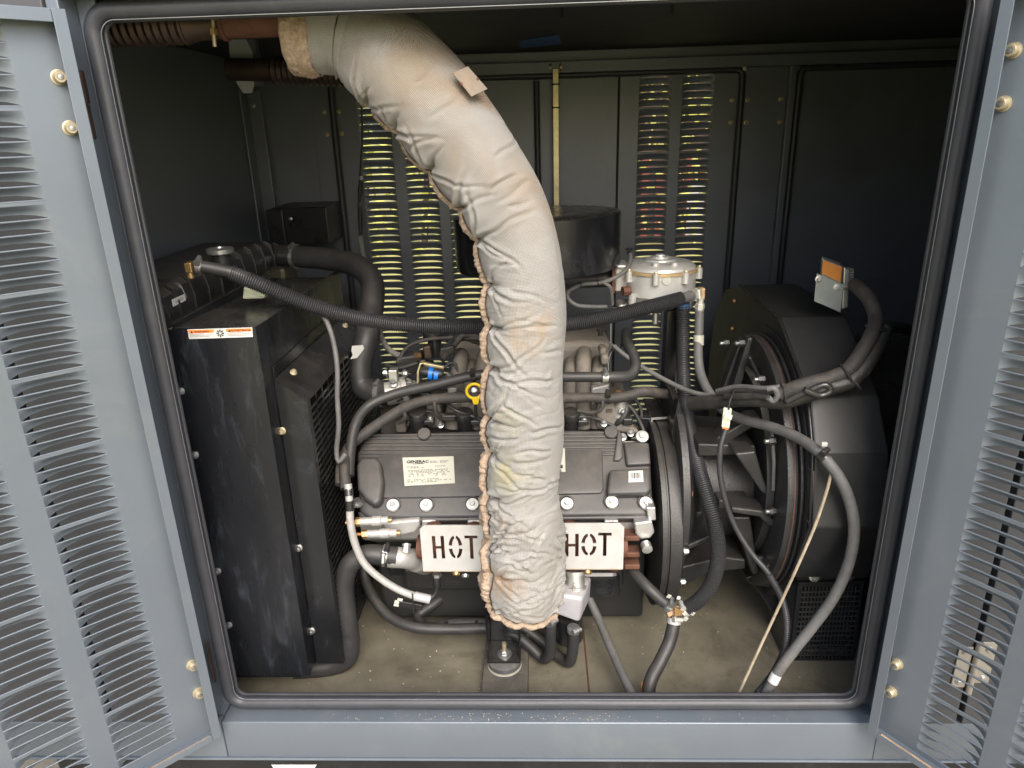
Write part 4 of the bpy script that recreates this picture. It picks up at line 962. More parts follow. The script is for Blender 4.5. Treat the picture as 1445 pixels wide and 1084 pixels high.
# specification plate
lc = [cv(*q, .0065) for q in ((568, 646), (640, 644), (642, 682), (571, 686))]
sp, nn = quad_label(vc, 'specification_plate', lc, 'cream')
bmx = sp.data
def lq(u, v): return lc[0].lerp(lc[1], u).lerp(lc[3].lerp(lc[2], u), v) + nn*.0009
xd = lc[1]-lc[0]; yd = lc[0]-lc[3]
text(sp, 'GENERAC', yd.length*.14, 'ink', lq(.07, .21), xd, yd, bold=.0005, sx=1.15)
MB().prism([lq(.20, .235), lq(.41, .225), lq(.41, .25), lq(.20, .255)], nn*.0002).build('print_line', 'ink', sp, 0)
rnd = random.Random(2)
for v, spans in ((.155, ((.53, .93),)), (.20, ((.53, .86),)), (.335, ((.07, .42), (.58, .90))), (.375, ((.07, .40),)), (.46, ((.09, .92),)), (.51, ((.09, .86),)), (.56, ((.09, .92),)), (.61, ((.09, .84),)), (.665, ((.09, .46), (.55, .86))), (.79, ((.06, .68),)), (.84, ((.06, .93),)), (.89, ((.06, .72),))):
    for u0, u1 in spans:
        u = u0
        while u < u1:
            w = rnd.uniform(.015, .06); w = min(w, u1-u)
            MB().prism([lq(u, v), lq(u+w, v), lq(u+w, v+.024), lq(u, v+.024)], nn*.0002).build('print_line', 'grey_ink', sp, 0) if w > .03 else None
            u += w+.012
lc2 = [cv(*q, .0065) for q in ((770, 633), (797, 633), (798, 666), (772, 667))]
s2, n2 = quad_label(vc, 'size_sticker', lc2, 'cream')
text(s2, '4', .012, 'ink', cv(789, 652, .0075), lc2[1]-lc2[0], lc2[0]-lc2[3], bold=.0004)
text(s2, '68L', .009, 'ink', cv(788, 666, .0075), lc2[1]-lc2[0], lc2[0]-lc2[3], bold=.0003, sx=.62)
MB().prism([cv(788, 656, .0072), cv(794, 656, .0072), cv(794.5, 661, .0072), cv(788, 661, .0072)], en*.0003).build('bar_mark', 'ink', s2, 0)
lc3 = [cv(*q, .0265) for q in ((887, 665), (907, 664), (908, 680), (887, 681))]
s3, n3 = quad_label(vc, 'barcode_sticker', lc3, 'white')
for i, wd in enumerate((.05, .03, .07, .03, .04, .06, .03, .05)):
    u = .2+.08*i
    a, b = lc3[0].lerp(lc3[1], u), lc3[3].lerp(lc3[2], u); v = (lc3[1]-lc3[0])*wd
    MB().prism([a.lerp(b, .18), a.lerp(b, .18)+v, a.lerp(b, .68)+v, a.lerp(b, .68)], en*.0009).build('bar_mark', 'ink', s3, 0)
# head, block, manifold, sump
hd = MB(); hd.prism([V(at(506, 730, .255).x, y, z) for y, z in ((.248, .285), (.262, .225), (.40, .13), (.52, .28), (.40, .415))], V(at(918, 730, .255).x-at(506, 730, .255).x, 0, 0))
head = hd.build('cylinder_head', 'alu', t, 0, bevel=.006)
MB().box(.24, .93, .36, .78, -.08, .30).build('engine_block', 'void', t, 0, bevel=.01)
MB().prism([V(.93-.69, y, z) for y, z in ((.50, .32), (.55, .47), (.70, .47), (.78, .32))], V(.66, 0, 0)).build('engine_valley', 'cast_dark', t, 0, bevel=.01)
for x0, x1 in ((596, 616), (660, 682), (768, 790), (852, 872)):
    p0 = cv(x0, 733, -.012); p1 = cv(x1, 733, -.012)
    MB().box(p0.x, p1.x, p0.y-.012, p0.y+.02, p0.z-.012, p0.z+.004).build('head_pad', 'alu_clean', head, 0, bevel=.003)
mf = MB()
for x in (610, 668, 735, 800, 862): mf.tube(spline([at(x, 741, .26), at(x+3, 752, .215), at(x+3, 775, .215), at(x+4, 795, .245)]), .022, 14)
mf.tube([at(590, 772, .235), at(884, 770, .235)], .028, 16)
mf.build('exhaust_manifold', 'rust', t)
for y in (752, 775, 792): MB().box(at(880, y, .23).x, at(902, y, .23).x, .215, .25, at(890, y+7, .23).z, at(890, y, .23).z).build('manifold_flange', 'rust', t, 0, bevel=.003)
MB().box(at(568, 812, .33).x, at(880, 812, .33).x, .33, .70, at(700, 834, .33).z, at(700, 800, .33).z).build('oil_pan_rail', 'black_cast', t, 0, bevel=.01)
MB().box(at(752, 840, .32).x, at(877, 840, .32).x, .32, .66, at(800, 849, .32).z, at(800, 808, .32).z).build('oil_sump', 'black', t, 0, bevel=.022, bseg=4)
MB().box(at(548, 804, .34).x, at(600, 812, .34).x, .34, .5, at(570, 813, .34).z, at(570, 800, .34).z).build('pan_corner', 'black', t, 0, bevel=.004)
# intake runners (dusty cast tubes) and plenum
def runner(pts, r): MB().tube(spline(pxs(pts), .01), r, 18).build('intake_runner', 'cast', t, 60)
for x, y in ((650, 494), (666, 509), (684, 494)): runner([(x+3, y+6, .74), (x, y+9, .60), (x-2, y+24, .52), (x-7, y+58, .49), (x-12, 604, .47)], .0205)
for x, y in ((806, 505), (823, 491), (845, 503)): runner([(x+3, y+6, .74), (x+1, y+9, .60), (x, y+24, .52), (x-1, y+58, .49), (x-1, 604, .47)], .0205)
MB().box(at(642, 510, .66).x, at(862, 510, .66).x, .62, .82, .46, .60).build('intake_plenum', 'cast', t, 0, bevel=.02, bseg=3)
for x0, x1, y0, y1, Y in ((846, 857, 492, 504, .50), (848, 860, 502, 516, .48), (600, 622, 573, 605, .46), (556, 572, 590, 612, .46), (658, 676, 573, 606, .46)):
    MB().box(at(x0, y0, Y).x, at(x1, y0, Y).x, Y, Y+.05, at(x0, y1, Y).z, at(x0, y0, Y).z).build('port_boss', 'cast', t, 0, bevel=.008)
slab(MB(), [(842, 570), (866, 566), (872, 588), (882, 600), (902, 608), (900, 614), (842, 606)], .44, (0, .04, 0)).build('rear_casting', 'cast', t, 0, bevel=.006)
slab(MB(), [(834, 548), (860, 542), (862, 600), (836, 602)], .47, (0, .03, 0)).build('rear_bracket', 'alu', t, 0, bevel=.005)
# ignition coils
for x, y, Y in ((590, 592, .435), (655, 592, .435), (806, 592, .43)):
    p = at(x, y, Y); cl_ = MB().lathe([(.019, -.035), (.019, .004), (.0225, .005), (.0225, .022), (.021, .024), (0, .0245)], p, (0, -.25, 1), 24).build('ignition_coil', 'black_plastic', t)
    MB().box(p.x+.016, p.x+.042, p.y-.014, p.y+.012, p.z-.012, p.z+.002).build('coil_tab', 'black_plastic', cl_, 0, bevel=.003)
    MB().bolt(p+V(.032, -.003, .003), (0, -.25, 1), .0055, .007, 1.5).build('coil_bolt', 'steel', cl_)
    MB().box(p.x-.055, p.x-.018, p.y-.012, p.y+.010, p.z+.0, p.z+.016).build('coil_plug', 'black_plastic', cl_, 0, bevel=.003)
# thermostat housing and brackets
th = MB().lathe([(.030, 0), (.030, .04), (.036, .042), (.036, .055), (.02, .06)], at(545, 556, .47), (.8, .15, .1), 24).build('thermostat_housing', 'alu', t)
MB().box(at(548, 522, .46).x, at(560, 522, .46).x, .455, .48, at(550, 546, .46).z, at(550, 522, .46).z).build('steel_bracket', 'alu_clean', t, 0, bevel=.002)
for x, y, ax in ((546, 526, (-1, -.2, 0)), (570, 527, (1, -.4, 0)), (555, 541, (0, -.6, .8)), (579, 542, (0, -.5, .85)), (634, 532, (0, -.6, .8))):
    MB().bolt(at(x, y, .452), ax, .0075, .010, 1.5).build('flange_bolt', 'steel', t)
slab(MB(), [(543, 548), (560, 541), (590, 545), (590, 556), (560, 560), (545, 562)], .47, (0, .04, 0)).build('housing_flange', 'alu', t, 0, bevel=.004)
bk = slab(MB(), [(588, 543), (588, 525), (592, 513), (598, 512), (598, 513), (594, 515), (591, 526), (591, 545), (575, 546), (575, 543)], .45, (0, .025, 0)).build('gold_bracket', 'gold', t, 0, bevel=.0008)
slab(MB(), [(597, 512), (626, 518), (625, 535), (621, 535), (621, 521), (597, 515)], .455, (0, .012, 0)).build('gold_bracket', 'gold', t, 0, bevel=.0008)
# dark odds and ends behind: crank sensor, heater pipes, plug housings
slab(MB(), [(560, 505), (592, 500), (600, 515), (585, 530), (556, 522)], .50, (0, .05, 0)).build('sensor_body', 'black_plastic', t, 0, bevel=.006)
slab(MB(), [(596, 490), (607, 488), (610, 507), (599, 508)], .50, (0, .03, 0)).build('sensor_plug', 'rust_dark', t, 0, bevel=.004)
MB().lathe([(.008, 0), (.008, .012)], at(592, 502, .49), (-.6, -.6, .2), 10).build('brass_sender', 'brass', t)
MB().lathe([(.018, -.05), (.018, 0), (.030, .001), (.030, .016), (.027, .019), (.02, .0195), (.02, .024), (0, .0245)], at(613, 477, .56), (0, .05, 1), 28).build('oil_filler_cap', 'black_plastic', t)
for pts, r in (([(700, 500, .52), (676, 478, .54), (655, 472, .55), (640, 488, .53), (624, 508, .49)], .0085), ([(690, 488, .55), (668, 480, .55), (655, 476, .56)], .0085), ([(640, 480, .56), (690, 474, .58)], .006)):
    hose_mb(pts, r, 12).build('taped_lead', 'loom', t, 60)
slab(MB(), [(620, 492), (640, 488), (642, 497), (628, 510), (618, 506)], .50, (0, .02, 0)).build('coil_plug', 'black_plastic', t, 0, bevel=.004)
MB().bolt(at(872, 555, .5), (0, -1, 0), .012, .01, 0).build('brass_sender', 'brass', t)
hose_mb([(866, 600, .45), (878, 590, .44), (884, 575, .45), (880, 560, .47)], .009, 12).build('short_hose', 'rubber', t, 60)
MB().lathe([(.014, 0), (.014, .05)], at(873, 588, .45), (.1, 0, 1), 16).build('idler_post', 'alu', t)
MB().bolt(at(876, 580, .44), (.6, -.6, 0), .008, .012, 1.4).build('flange_bolt', 'steel', t)
for x, y in ((878, 617), (905, 620)): MB().bolt(at(x, y, .40), (0, -.5, .8), .0075, .010, 1.5).build('flange_bolt', 'alu_clean', t)
# water inlet at the lower left, drain valves
el = spline(pxs([(546, 786, .215), (566, 787, .22), (585, 790, .25), (600, 795, .31)]), .006)
MB().tube(el, [.0245]*(len(el)//2)+[.0285]*(len(el)-len(el)//2), 22).build('water_inlet', 'alu', t)
for (x0, y0, x1, y1) in ((497, 737, 548, 734), (506, 754, 560, 752)):
    a, b = at(x0, y0, .20), at(x1, y1, .205); ax = b-a; L_ = ax.length
    v = MB().lathe([(.0095, L_*.22), (.0095, L_*.55), (.0115, L_*.56), (.0115, L_*.8), (.0095, L_*.82), (.0095, L_)], a, ax, 18).build('drain_valve', 'alu', t)
    MB().lathe([(.0105, L_*.10), (.0105, L_*.24)], a, ax, 6).build('hex_nut', 'brass', v)
    MB().tube([a-ax*.18, a+ax*.12], .0042, 10).build('copper_tip', 'copper', v)
    MB().lathe([(.006, 0), (.006, .008)], b, ax, 10).build('plug', 'brass', v)
slab(MB(), [(540, 738), (592, 733), (593, 742), (586, 752), (560, 757), (545, 756)], .225, (0, .03, 0)).build('valve_casting', 'alu', t, 0, bevel=.005)
MB().bolt(at(574, 768, .22), (0, -.7, -.7), .009, .02, 1.2).build('manifold_stud', 'alu_clean', t)
# flywheel housing
FYc, FZc, FR = .43, .205, .238
fw = MB().lathe([(.10, .938), (FR-.02, .938), (FR, .941), (FR, .952), (FR-.005, .954), (FR-.005, .957), (FR, .959), (FR, .985), (FR-.004, .988), (.10, .988)], (0, FYc, FZc), (1, 0, 0), 80).build('flywheel_housing', 'black_cast_smooth', t, 25)
for q in (-62, -40, -18, 5, 30): 
    qq = R(q+180); p = V(.989, FYc+math.cos(qq)*(FR-.012), FZc+math.sin(qq)*(FR-.012)*-1)
    MB().bolt(p, (1, 0, 0), .0075, .012, 1.3).build('housing_bolt', 'steel', fw)
MB().lathe([(.008, 0), (.008, .02)], at(965, 696, .24), (1, -.2, 0), 12).build('red_cap', 'rust', fw)
slab(MB(), [(895, 738), (920, 735), (924, 752), (918, 760), (905, 762), (897, 755)], .215, (0, .04, 0)).build('head_end_lug', 'alu_clean', head, 0, bevel=.004)
MB().lathe([(.012, 0), (.012, .018), (.008, .019)], at(911, 768, .21), (.1, -1, -.2), 18).build('end_plug', 'alu_clean', head)
slab(MB(), [(912, 716), (925, 716), (926, 735), (915, 735)], .225, (0, .03, 0)).build('head_end_lug', 'alu_clean', head, 0, bevel=.003)

# ================================================================ HOT heat shields
def shield(x0, x1, yt, yb, hx, label, ch_l, ch_r):
    Y = .165
    s = thing('heat_shield', label, 'heat shield', at((x0+x1)/2, yb, Y), 'heat shields on the exhaust manifold')
    o = at(x0, yt, Y); xa = (at(x1, yt, Y)-o); W_ = xa.length; xa.normalize(); ya = at(x0, yb, Y)-o; ya = V(0, 0, -1); H_ = (o.z-at(x0, yb, Y).z)
    def uvp(px, py): p = at(px, py, Y)-o; return (p.dot(xa), p.dot(ya))
    cu = bpy.data.curves.new('c', 'CURVE'); cu.dimensions = '2D'; cu.fill_mode = 'BOTH'; cu.extrude = .0012; cu.resolution_u = 1
    def poly(ps):
        sp_ = cu.splines.new('POLY'); sp_.points.add(len(ps)-1); sp_.use_cyclic_u = True
        for pt, (x, y) in zip(sp_.points, ps): pt.co = (x, y, 0, 1)
    c = .010
    out = [(c if ch_l else 0, 0), (W_-(c if ch_r else 0), 0)] + ([(W_, c)] if ch_r else []) + [(W_, H_), (0, H_)] + ([(0, c)] if ch_l else [])
    poly(out)
    def rect(a, b, c_, d): poly([(a, b), (c_, b), (c_, d), (a, d)])
    for ltr, (xl, yt_, xr, yb_) in hx:
        a = uvp(xl, yt_); b = uvp(xr, yb_); x, y, X, Y2 = a[0], a[1], b[0], b[1]; k = (X-x); sw = .0078
        if ltr == 'H': 
            m_ = (y+Y2)/2; poly([(x, y), (x+sw, y), (x+sw, m_-sw/2), (X-sw, m_-sw/2), (X-sw, y), (X, y), (X, Y2), (X-sw, Y2), (X-sw, m_+sw/2), (x+sw, m_+sw/2), (x+sw, Y2), (x, Y2)])
        elif ltr == 'T': 
            m_ = (x+X)/2; poly([(x, y), (X, y), (X, y+sw), (m_+sw/2, y+sw), (m_+sw/2, Y2), (m_-sw/2, Y2), (m_-sw/2, y+sw), (x, y+sw)])
        else:
            cx, cy, rx, ry = (x+X)/2, (y+Y2)/2, k/2, (Y2-y)/2
            for a0, a1 in ((-80, -8), (8, 80), (100, 172), (188, 260)):
                n = 8; A = [R(a0+(a1-a0)*i/n) for i in range(n+1)]
                poly([(cx+rx*math.cos(q), cy+ry*math.sin(q)) for q in A] + [(cx+(rx-sw)*math.cos(q), cy+(ry-sw)*math.sin(q)) for q in A[::-1]])
    ob = bpy.data.objects.new('c', cu); COL.objects.link(ob)
    me = bpy.data.meshes.new_from_object(ob.evaluated_get(bpy.context.evaluated_depsgraph_get())); bpy.data.objects.remove(ob)
    T = Matrix((xa, ya, xa.cross(ya))).transposed().to_4x4(); T.translation = o; me.transform(T); me.name = 'stencil_plate'
    finish('stencil_plate', me, 'white_steel', s, 0)
    b0, b1 = o+ya*H_, o+xa*W_+ya*H_
    dn = V(0, .004, -.012)
    fl = MB().prism([b0+V(0, -.0012, -.0003), b1+V(0, -.0012, -.0003), b1+V(0, .03, -.0115), b0+V(0, .03, -.0115)], (0, 0, -.0024)).build('bottom_flange', 'grime_steel', s, 0, bevel=.0006)
    return s, fl
s1, f1 = shield(592, 684, 741, 805, (('H', (609, 756, 628, 788)), ('O', (632, 755, 653, 788)), ('T', (655, 755, 675, 788))), 'white steel heat shield stencilled HOT, left of the insulated pipe', True, False)
s2_, f2 = shield(785, 881, 738, 802, (('H', (797, 753, 816, 785)), ('O', (820, 752, 841, 784)), ('T', (844, 751, 862, 784))), 'white steel heat shield stencilled HOT, right of the insulated pipe', False, True)
for s, pts in ((s1, ((644, 808), (657, 811))), (s2_, ((829, 806),))):
    for i, q in enumerate(pts): 
        p = at(*q, .172); MB().lathe([(.0095, 0), (.0085, .006), (0, .008)], p, (0, -.7, -.7), 16).build('shield_bolt', 'brass' if i == 0 else 'steel', s)

# ================================================================ oil filter adapter
t = thing('oil_cooler', 'pale grey oil cooler block with black filter below, under right heat shield', 'oil cooler', at(803, 880, .19))
q = [(786, 846), (804, 832), (832, 834), (834, 848), (820, 879), (812, 881), (774, 866), (773, 862)]
q1 = [at(781, 835, .235), at(832, 829, .235), at(835, 846, .20), at(823, 876, .175), at(813, 881, .172), at(774, 866, .172), at(776, 857, .178)]
top = [at(785, 838, .21), at(829, 842, .21), at(834, 826, .26), at(795, 822, .26)]
bot = [at(772, 862, .18), at(819, 880, .18), at(832, 850, .25), at(790, 850, .25)]
fr_ = [at(779, 845, .185), at(822, 853, .185)]
MB().hexa([at(772, 864, .18), at(817, 880, .18), at(833, 846, .26), at(800, 842, .26), at(785, 838, .178), at(823, 845, .178), at(835, 812, .255), at(797, 812, .255)]).build('cooler_block', 'grey_cast', t, 40, bevel=.009, bseg=4)
nk = at(811, 826, .225)
MB().lathe([(.028, -.012), (.028, .0), (.024, .002), (.024, .03), (.030, .031), (.030, .04)], nk, (0, .3, 1), 28).build('adapter_neck', 'alu_clean', t)
MB().box(nk.x-.006, nk.x+.001, nk.y-.031, nk.y-.024, nk.z-.004, nk.z+.024).build('neck_rib', 'alu_clean', t, 0, bevel=.002)
fl_ = at(802, 884, .225)
MB().lathe([(.036, .03), (.036, -.028), (.030, -.038), (0, -.040)], fl_, (0, .1, 1), 30).build('oil_filter', 'black', t)
st = [at(*q, .1765) for q in ((794, 834), (805, 836.5), (803.5, 845), (792.5, 842))]

# ================================================================ engine mount
t = thing('engine_mount', 'black bracket bolted through round rubber mount on dusty cross rail', 'engine mount', at(708, 980, .1))
x0, x1 = at(688, 905, .20).x, at(735, 905, .20).x; zb = -.058; yb = .165
MB().box(x0, x0+.004, yb+.004, .30, zb+.006, .12).build('bracket_cheek', 'black', t, 0, bevel=.001)
MB().box(x1-.004, x1, yb+.004, .30, zb+.006, .12).build('bracket_cheek', 'black', t, 0, bevel=.001)
MB().box(x0, x1, yb, .30, zb, zb+.0055).build('bracket_foot', 'black', t, 0, bevel=.001)
MB().box(x0+.0045, x1-.0045, .24, .245, zb+.006, .12).build('bracket_web', 'black', t, 0, bevel=.001)
mx = (x0+x1)/2
MB().bolt(V(mx, .19, zb+.0056), (0, 0, 1), .0105, .012, 1.75).build('mount_nut', 'steel', t)
MB().lathe([(.0055, .01), (.0055, .032), (.005, .034)], V(mx, .19, zb+.0056), (0, 0, 1), 14).build('mount_stud', 'yellow_zinc', t)
MB().lathe([(.036, -.018), (.040, -.015), (.040, -.004), (.034, -.0005)], V(mx, .185, zb), (0, 0, 1), 36).build('isolator', 'rubber_grey', t)
MB().lathe([(.039, -.022), (.041, -.0215), (.041, -.0185), (.036, -.018)], V(mx, .185, zb), (0, 0, 1), 36).build('isolator_plate', 'cream', t)
zr = zb-.023
MB().box(at(676, 978, .03).x-.004, at(744, 978, .03).x, .021, 1.2, zr-.09, zr).build('cross_rail', 'rail', t, 0, bevel=.004)
M['tee_rust'] = mat('rust_streaked_brass', (.40, .30, .19), .6, metal=.4, var=.3, vscale=40, bump=.3, bscale=200, stain=(.52, .15, .03), stain_amt=.9, stain_scale=34)
M['conduit_dusty'] = mat('dusty_conduit', (.024, .023, .0225), .42, var=.25, vscale=30, dust=.14, dustcol=(.28, .24, .19), bump=.5, bscale=240, stain=(.11, .10, .085), stain_amt=.45, stain_scale=16)
M['shiny_tape'] = mat('shiny_black_tape', (.03, .029, .028), .22, var=.2, vscale=30, bump=.5, bscale=120)
M['galv'] = mat('galvanised_plate', (.42, .46, .45), .45, metal=.6, var=.1, vscale=30, stain=(.3, .29, .25), stain_amt=.3, stain_scale=20)
# ================================================================ hoses
def hose(name, label, cat, pts, r, m='rubber', corr=0, seg=16, rough=.03, group=None, part='tube'):
    t = thing(name, label, cat, at(*pts[len(pts)//2]), group)
    (corr_mb(pts, r, corr, seg) if corr else hose_mb(pts, r, seg, .007, rough)).build(part, m, t, 60)
    return t
def clamp(t, p0, p1, r, m='steel', wd=.011):
    a, b = at(*p0), at(*p1); clamp_mb(a, b-a, r, wd).build('hose_clamp', m, t, 40)
t = hose('upper_radiator_hose', 'thick black radiator hose from top tank bending down to the engine', 'hose',
     [(397, 361, .815), (420, 362, .81), (470, 367, .78), (507, 377, .73), (525, 399, .68), (524, 440, .62), (517, 480, .555), (508, 515, .53), (511, 543, .515), (528, 554, .50), (555, 556, .48)], .0315)
clamp(t, (417, 362, .811), (430, 363, .805), .0325)
clamp(t, (538, 556, .492), (548, 556, .485), .0325)
q = [at(x, y, .505) for x, y in ((497, 488), (512, 487), (514, 492), (509, 499), (504, 505), (494, 507), (498, 501), (496, 495))]
MB().prism(q, (0, -.0012, 0)).build('torn_tape', 'white', t, 0)
t = hose('lower_radiator_hose', 'black lower radiator hose bent from engine inlet down past the fan guard', 'hose',
     [(560, 786, .215), (543, 784, .213), (515, 783, .21), (495, 795, .205), (486, 820, .20), (488, 860, .195), (494, 905, .19), (489, 930, .19), (465, 940, .19), (438, 943, .185), (415, 944, .18)], .0235)
clamp(t, (544, 784, .213), (530, 783, .212), .0245)
clamp(t, (547, 785, .214), (560, 786, .215), .0255, 'black_plastic', .006)
hose_mb([(428, 942, .175), (395, 945, .17), (352, 946, .165), (330, 947, .165)], .0105, 12).build('drain_hose', 'rubber', t, 60)
MB().bolt(at(373, 946, .155), (0, -1, -.3), .006, .008, 1.5).build('drain_clip', 'steel', t)
t = hose('vent_hose', 'long ribbed black conduit sagging across the bay from radiator to regulator', 'hose',
     [(326, 385, .24), (370, 403, .25), (420, 424, .27), (480, 443, .29), (540, 455, .30), (610, 461, .315), (690, 462, .33), (760, 461, .34), (820, 455, .36), (880, 442, .40), (920, 432, .43), (962, 421, .47)], .0158, 'conduit', .0046, 18, part='ribbed_sleeve')
hose_mb([(282, 376, .23), (300, 379, .235), (335, 387, .24), (350, 393, .245)], .0125, 14).build('inner_hose', 'rubber', t, 60)
hose_mb([(950, 424, .46), (966, 420, .475), (980, 416, .50)], .0125, 14).build('inner_hose', 'rubber_grey', t, 60)
clamp(t, (281, 376, .23), (294, 378, .233), .0135)
clamp(t, (979, 416, .495), (970, 419, .48), .0135, 'zinc_dull')
MB().box(at(263, 376, .23).x, at(273, 376, .23).x, .22, .245, at(268, 384, .23).z, at(268, 370, .23).z).build('brass_elbow', 'brass', t, 0, bevel=.002)
MB().lathe([(.007, 0), (.007, .012)], at(268, 384, .232), (0, 0, -1), 12).build('elbow_base', 'brass', t)
MB().box(at(985, 410, .51).x, at(994, 410, .51).x, .50, .52, at(990, 422, .51).z, at(990, 406, .51).z).build('brass_elbow', 'rust_alu', t, 0, bevel=.002)
t = hose('coolant_hose', 'smooth black coolant hose running across above the valve cover', 'hose',
     [(492, 672, .25), (494, 640, .29), (502, 598, .34), (520, 573, .38), (555, 557, .40), (610, 544, .41), (680, 529, .42), (740, 531, .42), (800, 532, .42), (855, 532, .42)], .0125)
clamp(t, (668, 532, .42), (680, 530, .42), .0132, 'black_plastic', .01)
t2 = hose('heater_hose', 'black hose bend with worm clamp right of the insulated pipe', 'hose',
     [(848, 532, .42), (870, 532, .425), (889, 530, .44), (897, 518, .46), (893, 500, .49), (884, 482, .53), (884, 470, .58)], .0138)
clamp(t2, (853, 532, .418), (862, 532, .42), .0148, 'steel', .014)
hs_ = hose('injector_harness', 'dusty cloth taped wiring harness along the top of the valve cover', 'cable',
     [(488, 690, .22), (486, 655, .26), (492, 632, .31), (520, 608, .36), (550, 588, .385), (580, 571, .395), (615, 563, .40), (680, 561, .40), (760, 563, .41), (830, 561, .42), (855, 562, .42), (880, 560, .425), (905, 553, .43), (922, 554, .44), (945, 557, .46)], .0128, 'loom', rough=.12)
hose_mb([(478, 684, .235), (479, 660, .27), (487, 636, .30), (505, 619, .33)], .009, 10).build('branch_lead', 'loom', hs_, 60)
for a in ([(613, 563, .395), (614, 578, .385), (622, 590, .40), (640, 592, .42)], [(568, 575, .39), (572, 588, .385), (562, 597, .40)], [(850, 565, .41), (850, 575, .405), (840, 582, .41), (815, 580, .42)], [(690, 478, .5), (662, 478, .52)]):
    hose_mb(a, .0052, 10).build('branch_lead', 'loom', hs_, 60)
clamp_mb(at(857, 562, .42), V(1, 0, 0), .0135, .012).build('harness_clip', 'black_plastic', hs_)
# silver loom hanging down the left end of the valve cover
t = hose('silver_loom', 'silver grey wiring sleeve hanging down left of the valve cover', 'cable',
     [(491, 683, .19), (493, 705, .178), (495, 740, .170), (502, 770, .168), (514, 795, .166), (535, 815, .165), (562, 832, .165), (585, 841, .165), (606, 846, .165)], .0085, 'grey_loom')
for i, (a, b) in enumerate((((491.5, 690, .187), (492.5, 700, .18)), ((493, 706, .178), (494, 720, .174)))):
    MB().tube([at(*a), at(*b)], .0098, 14).build('tape_band', 'black_plastic', t)
MB().tube([at(585, 841, .165), at(607, 846, .165)], .0105, 14).build('sleeve_end', 'grey_cast', t)
t = thing('sensor_connector', 'black plug with cream pins tied under the silver wiring sleeve', 'connector', at(580, 852, .17))
MB().hexa([at(563, 848, .165), at(597, 854, .165), at(596, 862, .165), at(562, 856, .165), at(563, 845, .185), at(597, 851, .185), at(596, 860, .185), at(562, 854, .185)]).build('body', 'black_plastic', t, 0, bevel=.003)
for x, y in ((557, 849), (556, 853), (561, 846)): MB().lathe([(.004, 0), (.004, .012)], at(x, y, .17), (1, 0, -.2), 8).build('pin', 'cream', t)
MB().tube([at(582, 838, .155), at(584, 866, .16)], .0018, 6).build('tie', 'ink', t)
t = hose('oil_sender_lead', 'thin black lead with round boot under left heat shield', 'cable', [(616, 812, .20), (617, 825, .20), (614, 838, .20), (604, 848, .19)], .0045)
MB().lathe([(.0085, 0), (.0085, .03), (.006, .035)], at(617, 828, .20), (0, 0, 1), 14).build('boot', 'black_plastic', t)
MB().lathe([(.011, 0), (.011, .008)], at(617, 813, .20), (0, 0, 1), 6).build('sender', 'steel', t)
# oil cooler hoses
t = hose('oil_cooler_hose', 'black hose looping from fan guard to the left stub of the oil cooler', 'hose',
     [(512, 790, .40), (516, 818, .37), (528, 845, .33), (550, 870, .29), (585, 885, .26), (640, 888, .26), (690, 887, .26), (725, 895, .25), (750, 914, .23), (766, 929, .21), (776, 922, .19), (777, 900, .182), (777, 876, .182)], .0135, group='hoses of the oil cooler')
clamp(t, (776, 877, .182), (777, 890, .182), .014)
t2 = hose('oil_cooler_hose', 'black hose passing beneath the engine to right stub of the oil cooler', 'hose',
     [(650, 820, .42), (615, 850, .36), (590, 870, .33), (600, 884, .30), (640, 880, .29), (700, 880, .285), (735, 885, .28), (765, 905, .26), (790, 928, .22), (803, 934, .195), (808, 918, .185), (810, 893, .18)], .0135, group='hoses of the oil cooler')
clamp(t2, (809, 888, .178), (808, 900, .18), .014)
for x, y in ((630, 886), (673, 885), (745, 898)): MB().lathe([(.016, -.003), (.016, .003)], at(x, y, .27), (1, 0, .1), 16).build('zip_tie', 'ink', t)
t = hose('slanting_hose', 'straight dusty hose slanting from oil sump down to the sill', 'hose', [(828, 838, .34), (842, 868, .30), (862, 915, .20), (883, 962, .10), (893, 982, .06)], .0105, 'rubber_grey')
# drain tee and its three hoses
tee = thing('drain_tee', 'rust streaked brass tee joining three hoses above the sill', 'fitting', at(955, 862, .17))
MB().lathe([(.013, -.022), (.013, .022)], at(955, 862, .17), (1, 0, .3), 8).build('tee_body', 'tee_rust', tee)
MB().lathe([(.013, 0), (.013, .03)], at(954, 864, .17), (-.1, 0, -1), 8).build('tee_branch', 'tee_rust', tee)
MB().lathe([(.0145, 0), (.0145, .006)], at(956, 862, .155), (0, -1, .1), 3).build('casting_mark', 'brass', tee)
t = hose('drain_hose', 'smooth black hose from exhaust side down to left of the drain tee', 'hose', [(874, 785, .30), (892, 805, .24), (915, 830, .19), (935, 848, .175), (946, 857, .17)], .0130, 'rubber', group='hoses at the drain tee')
clamp(t, (942, 854, .17), (948, 859, .17), .0140, 'steel', .014)
t = hose('drain_hose', 'short black hose hanging from drain tee to the sill', 'hose', [(952, 868, .168), (950, 884, .155), (945, 905, .14), (931, 935, .11), (919, 958, .085), (915, 976, .07), (915, 990, .06)], .0150, 'rubber', group='hoses at the drain tee')
clamp(t, (951, 876, .162), (950, 886, .155), .0152, 'zinc_dull', .013)
MB().lathe([(.017, -.004), (.017, .004)], at(915, 978, .068), (0, -.3, 1), 18).build('hose_clamp', 'rust', t)
M_ = [at(905, 964, .08), at(908, 964, .08), at(909, 979, .075), at(904, 976, .075)]
MB().prism(M_, (0, .004, 0)).build('clamp_tail', 'copper', t, 0)
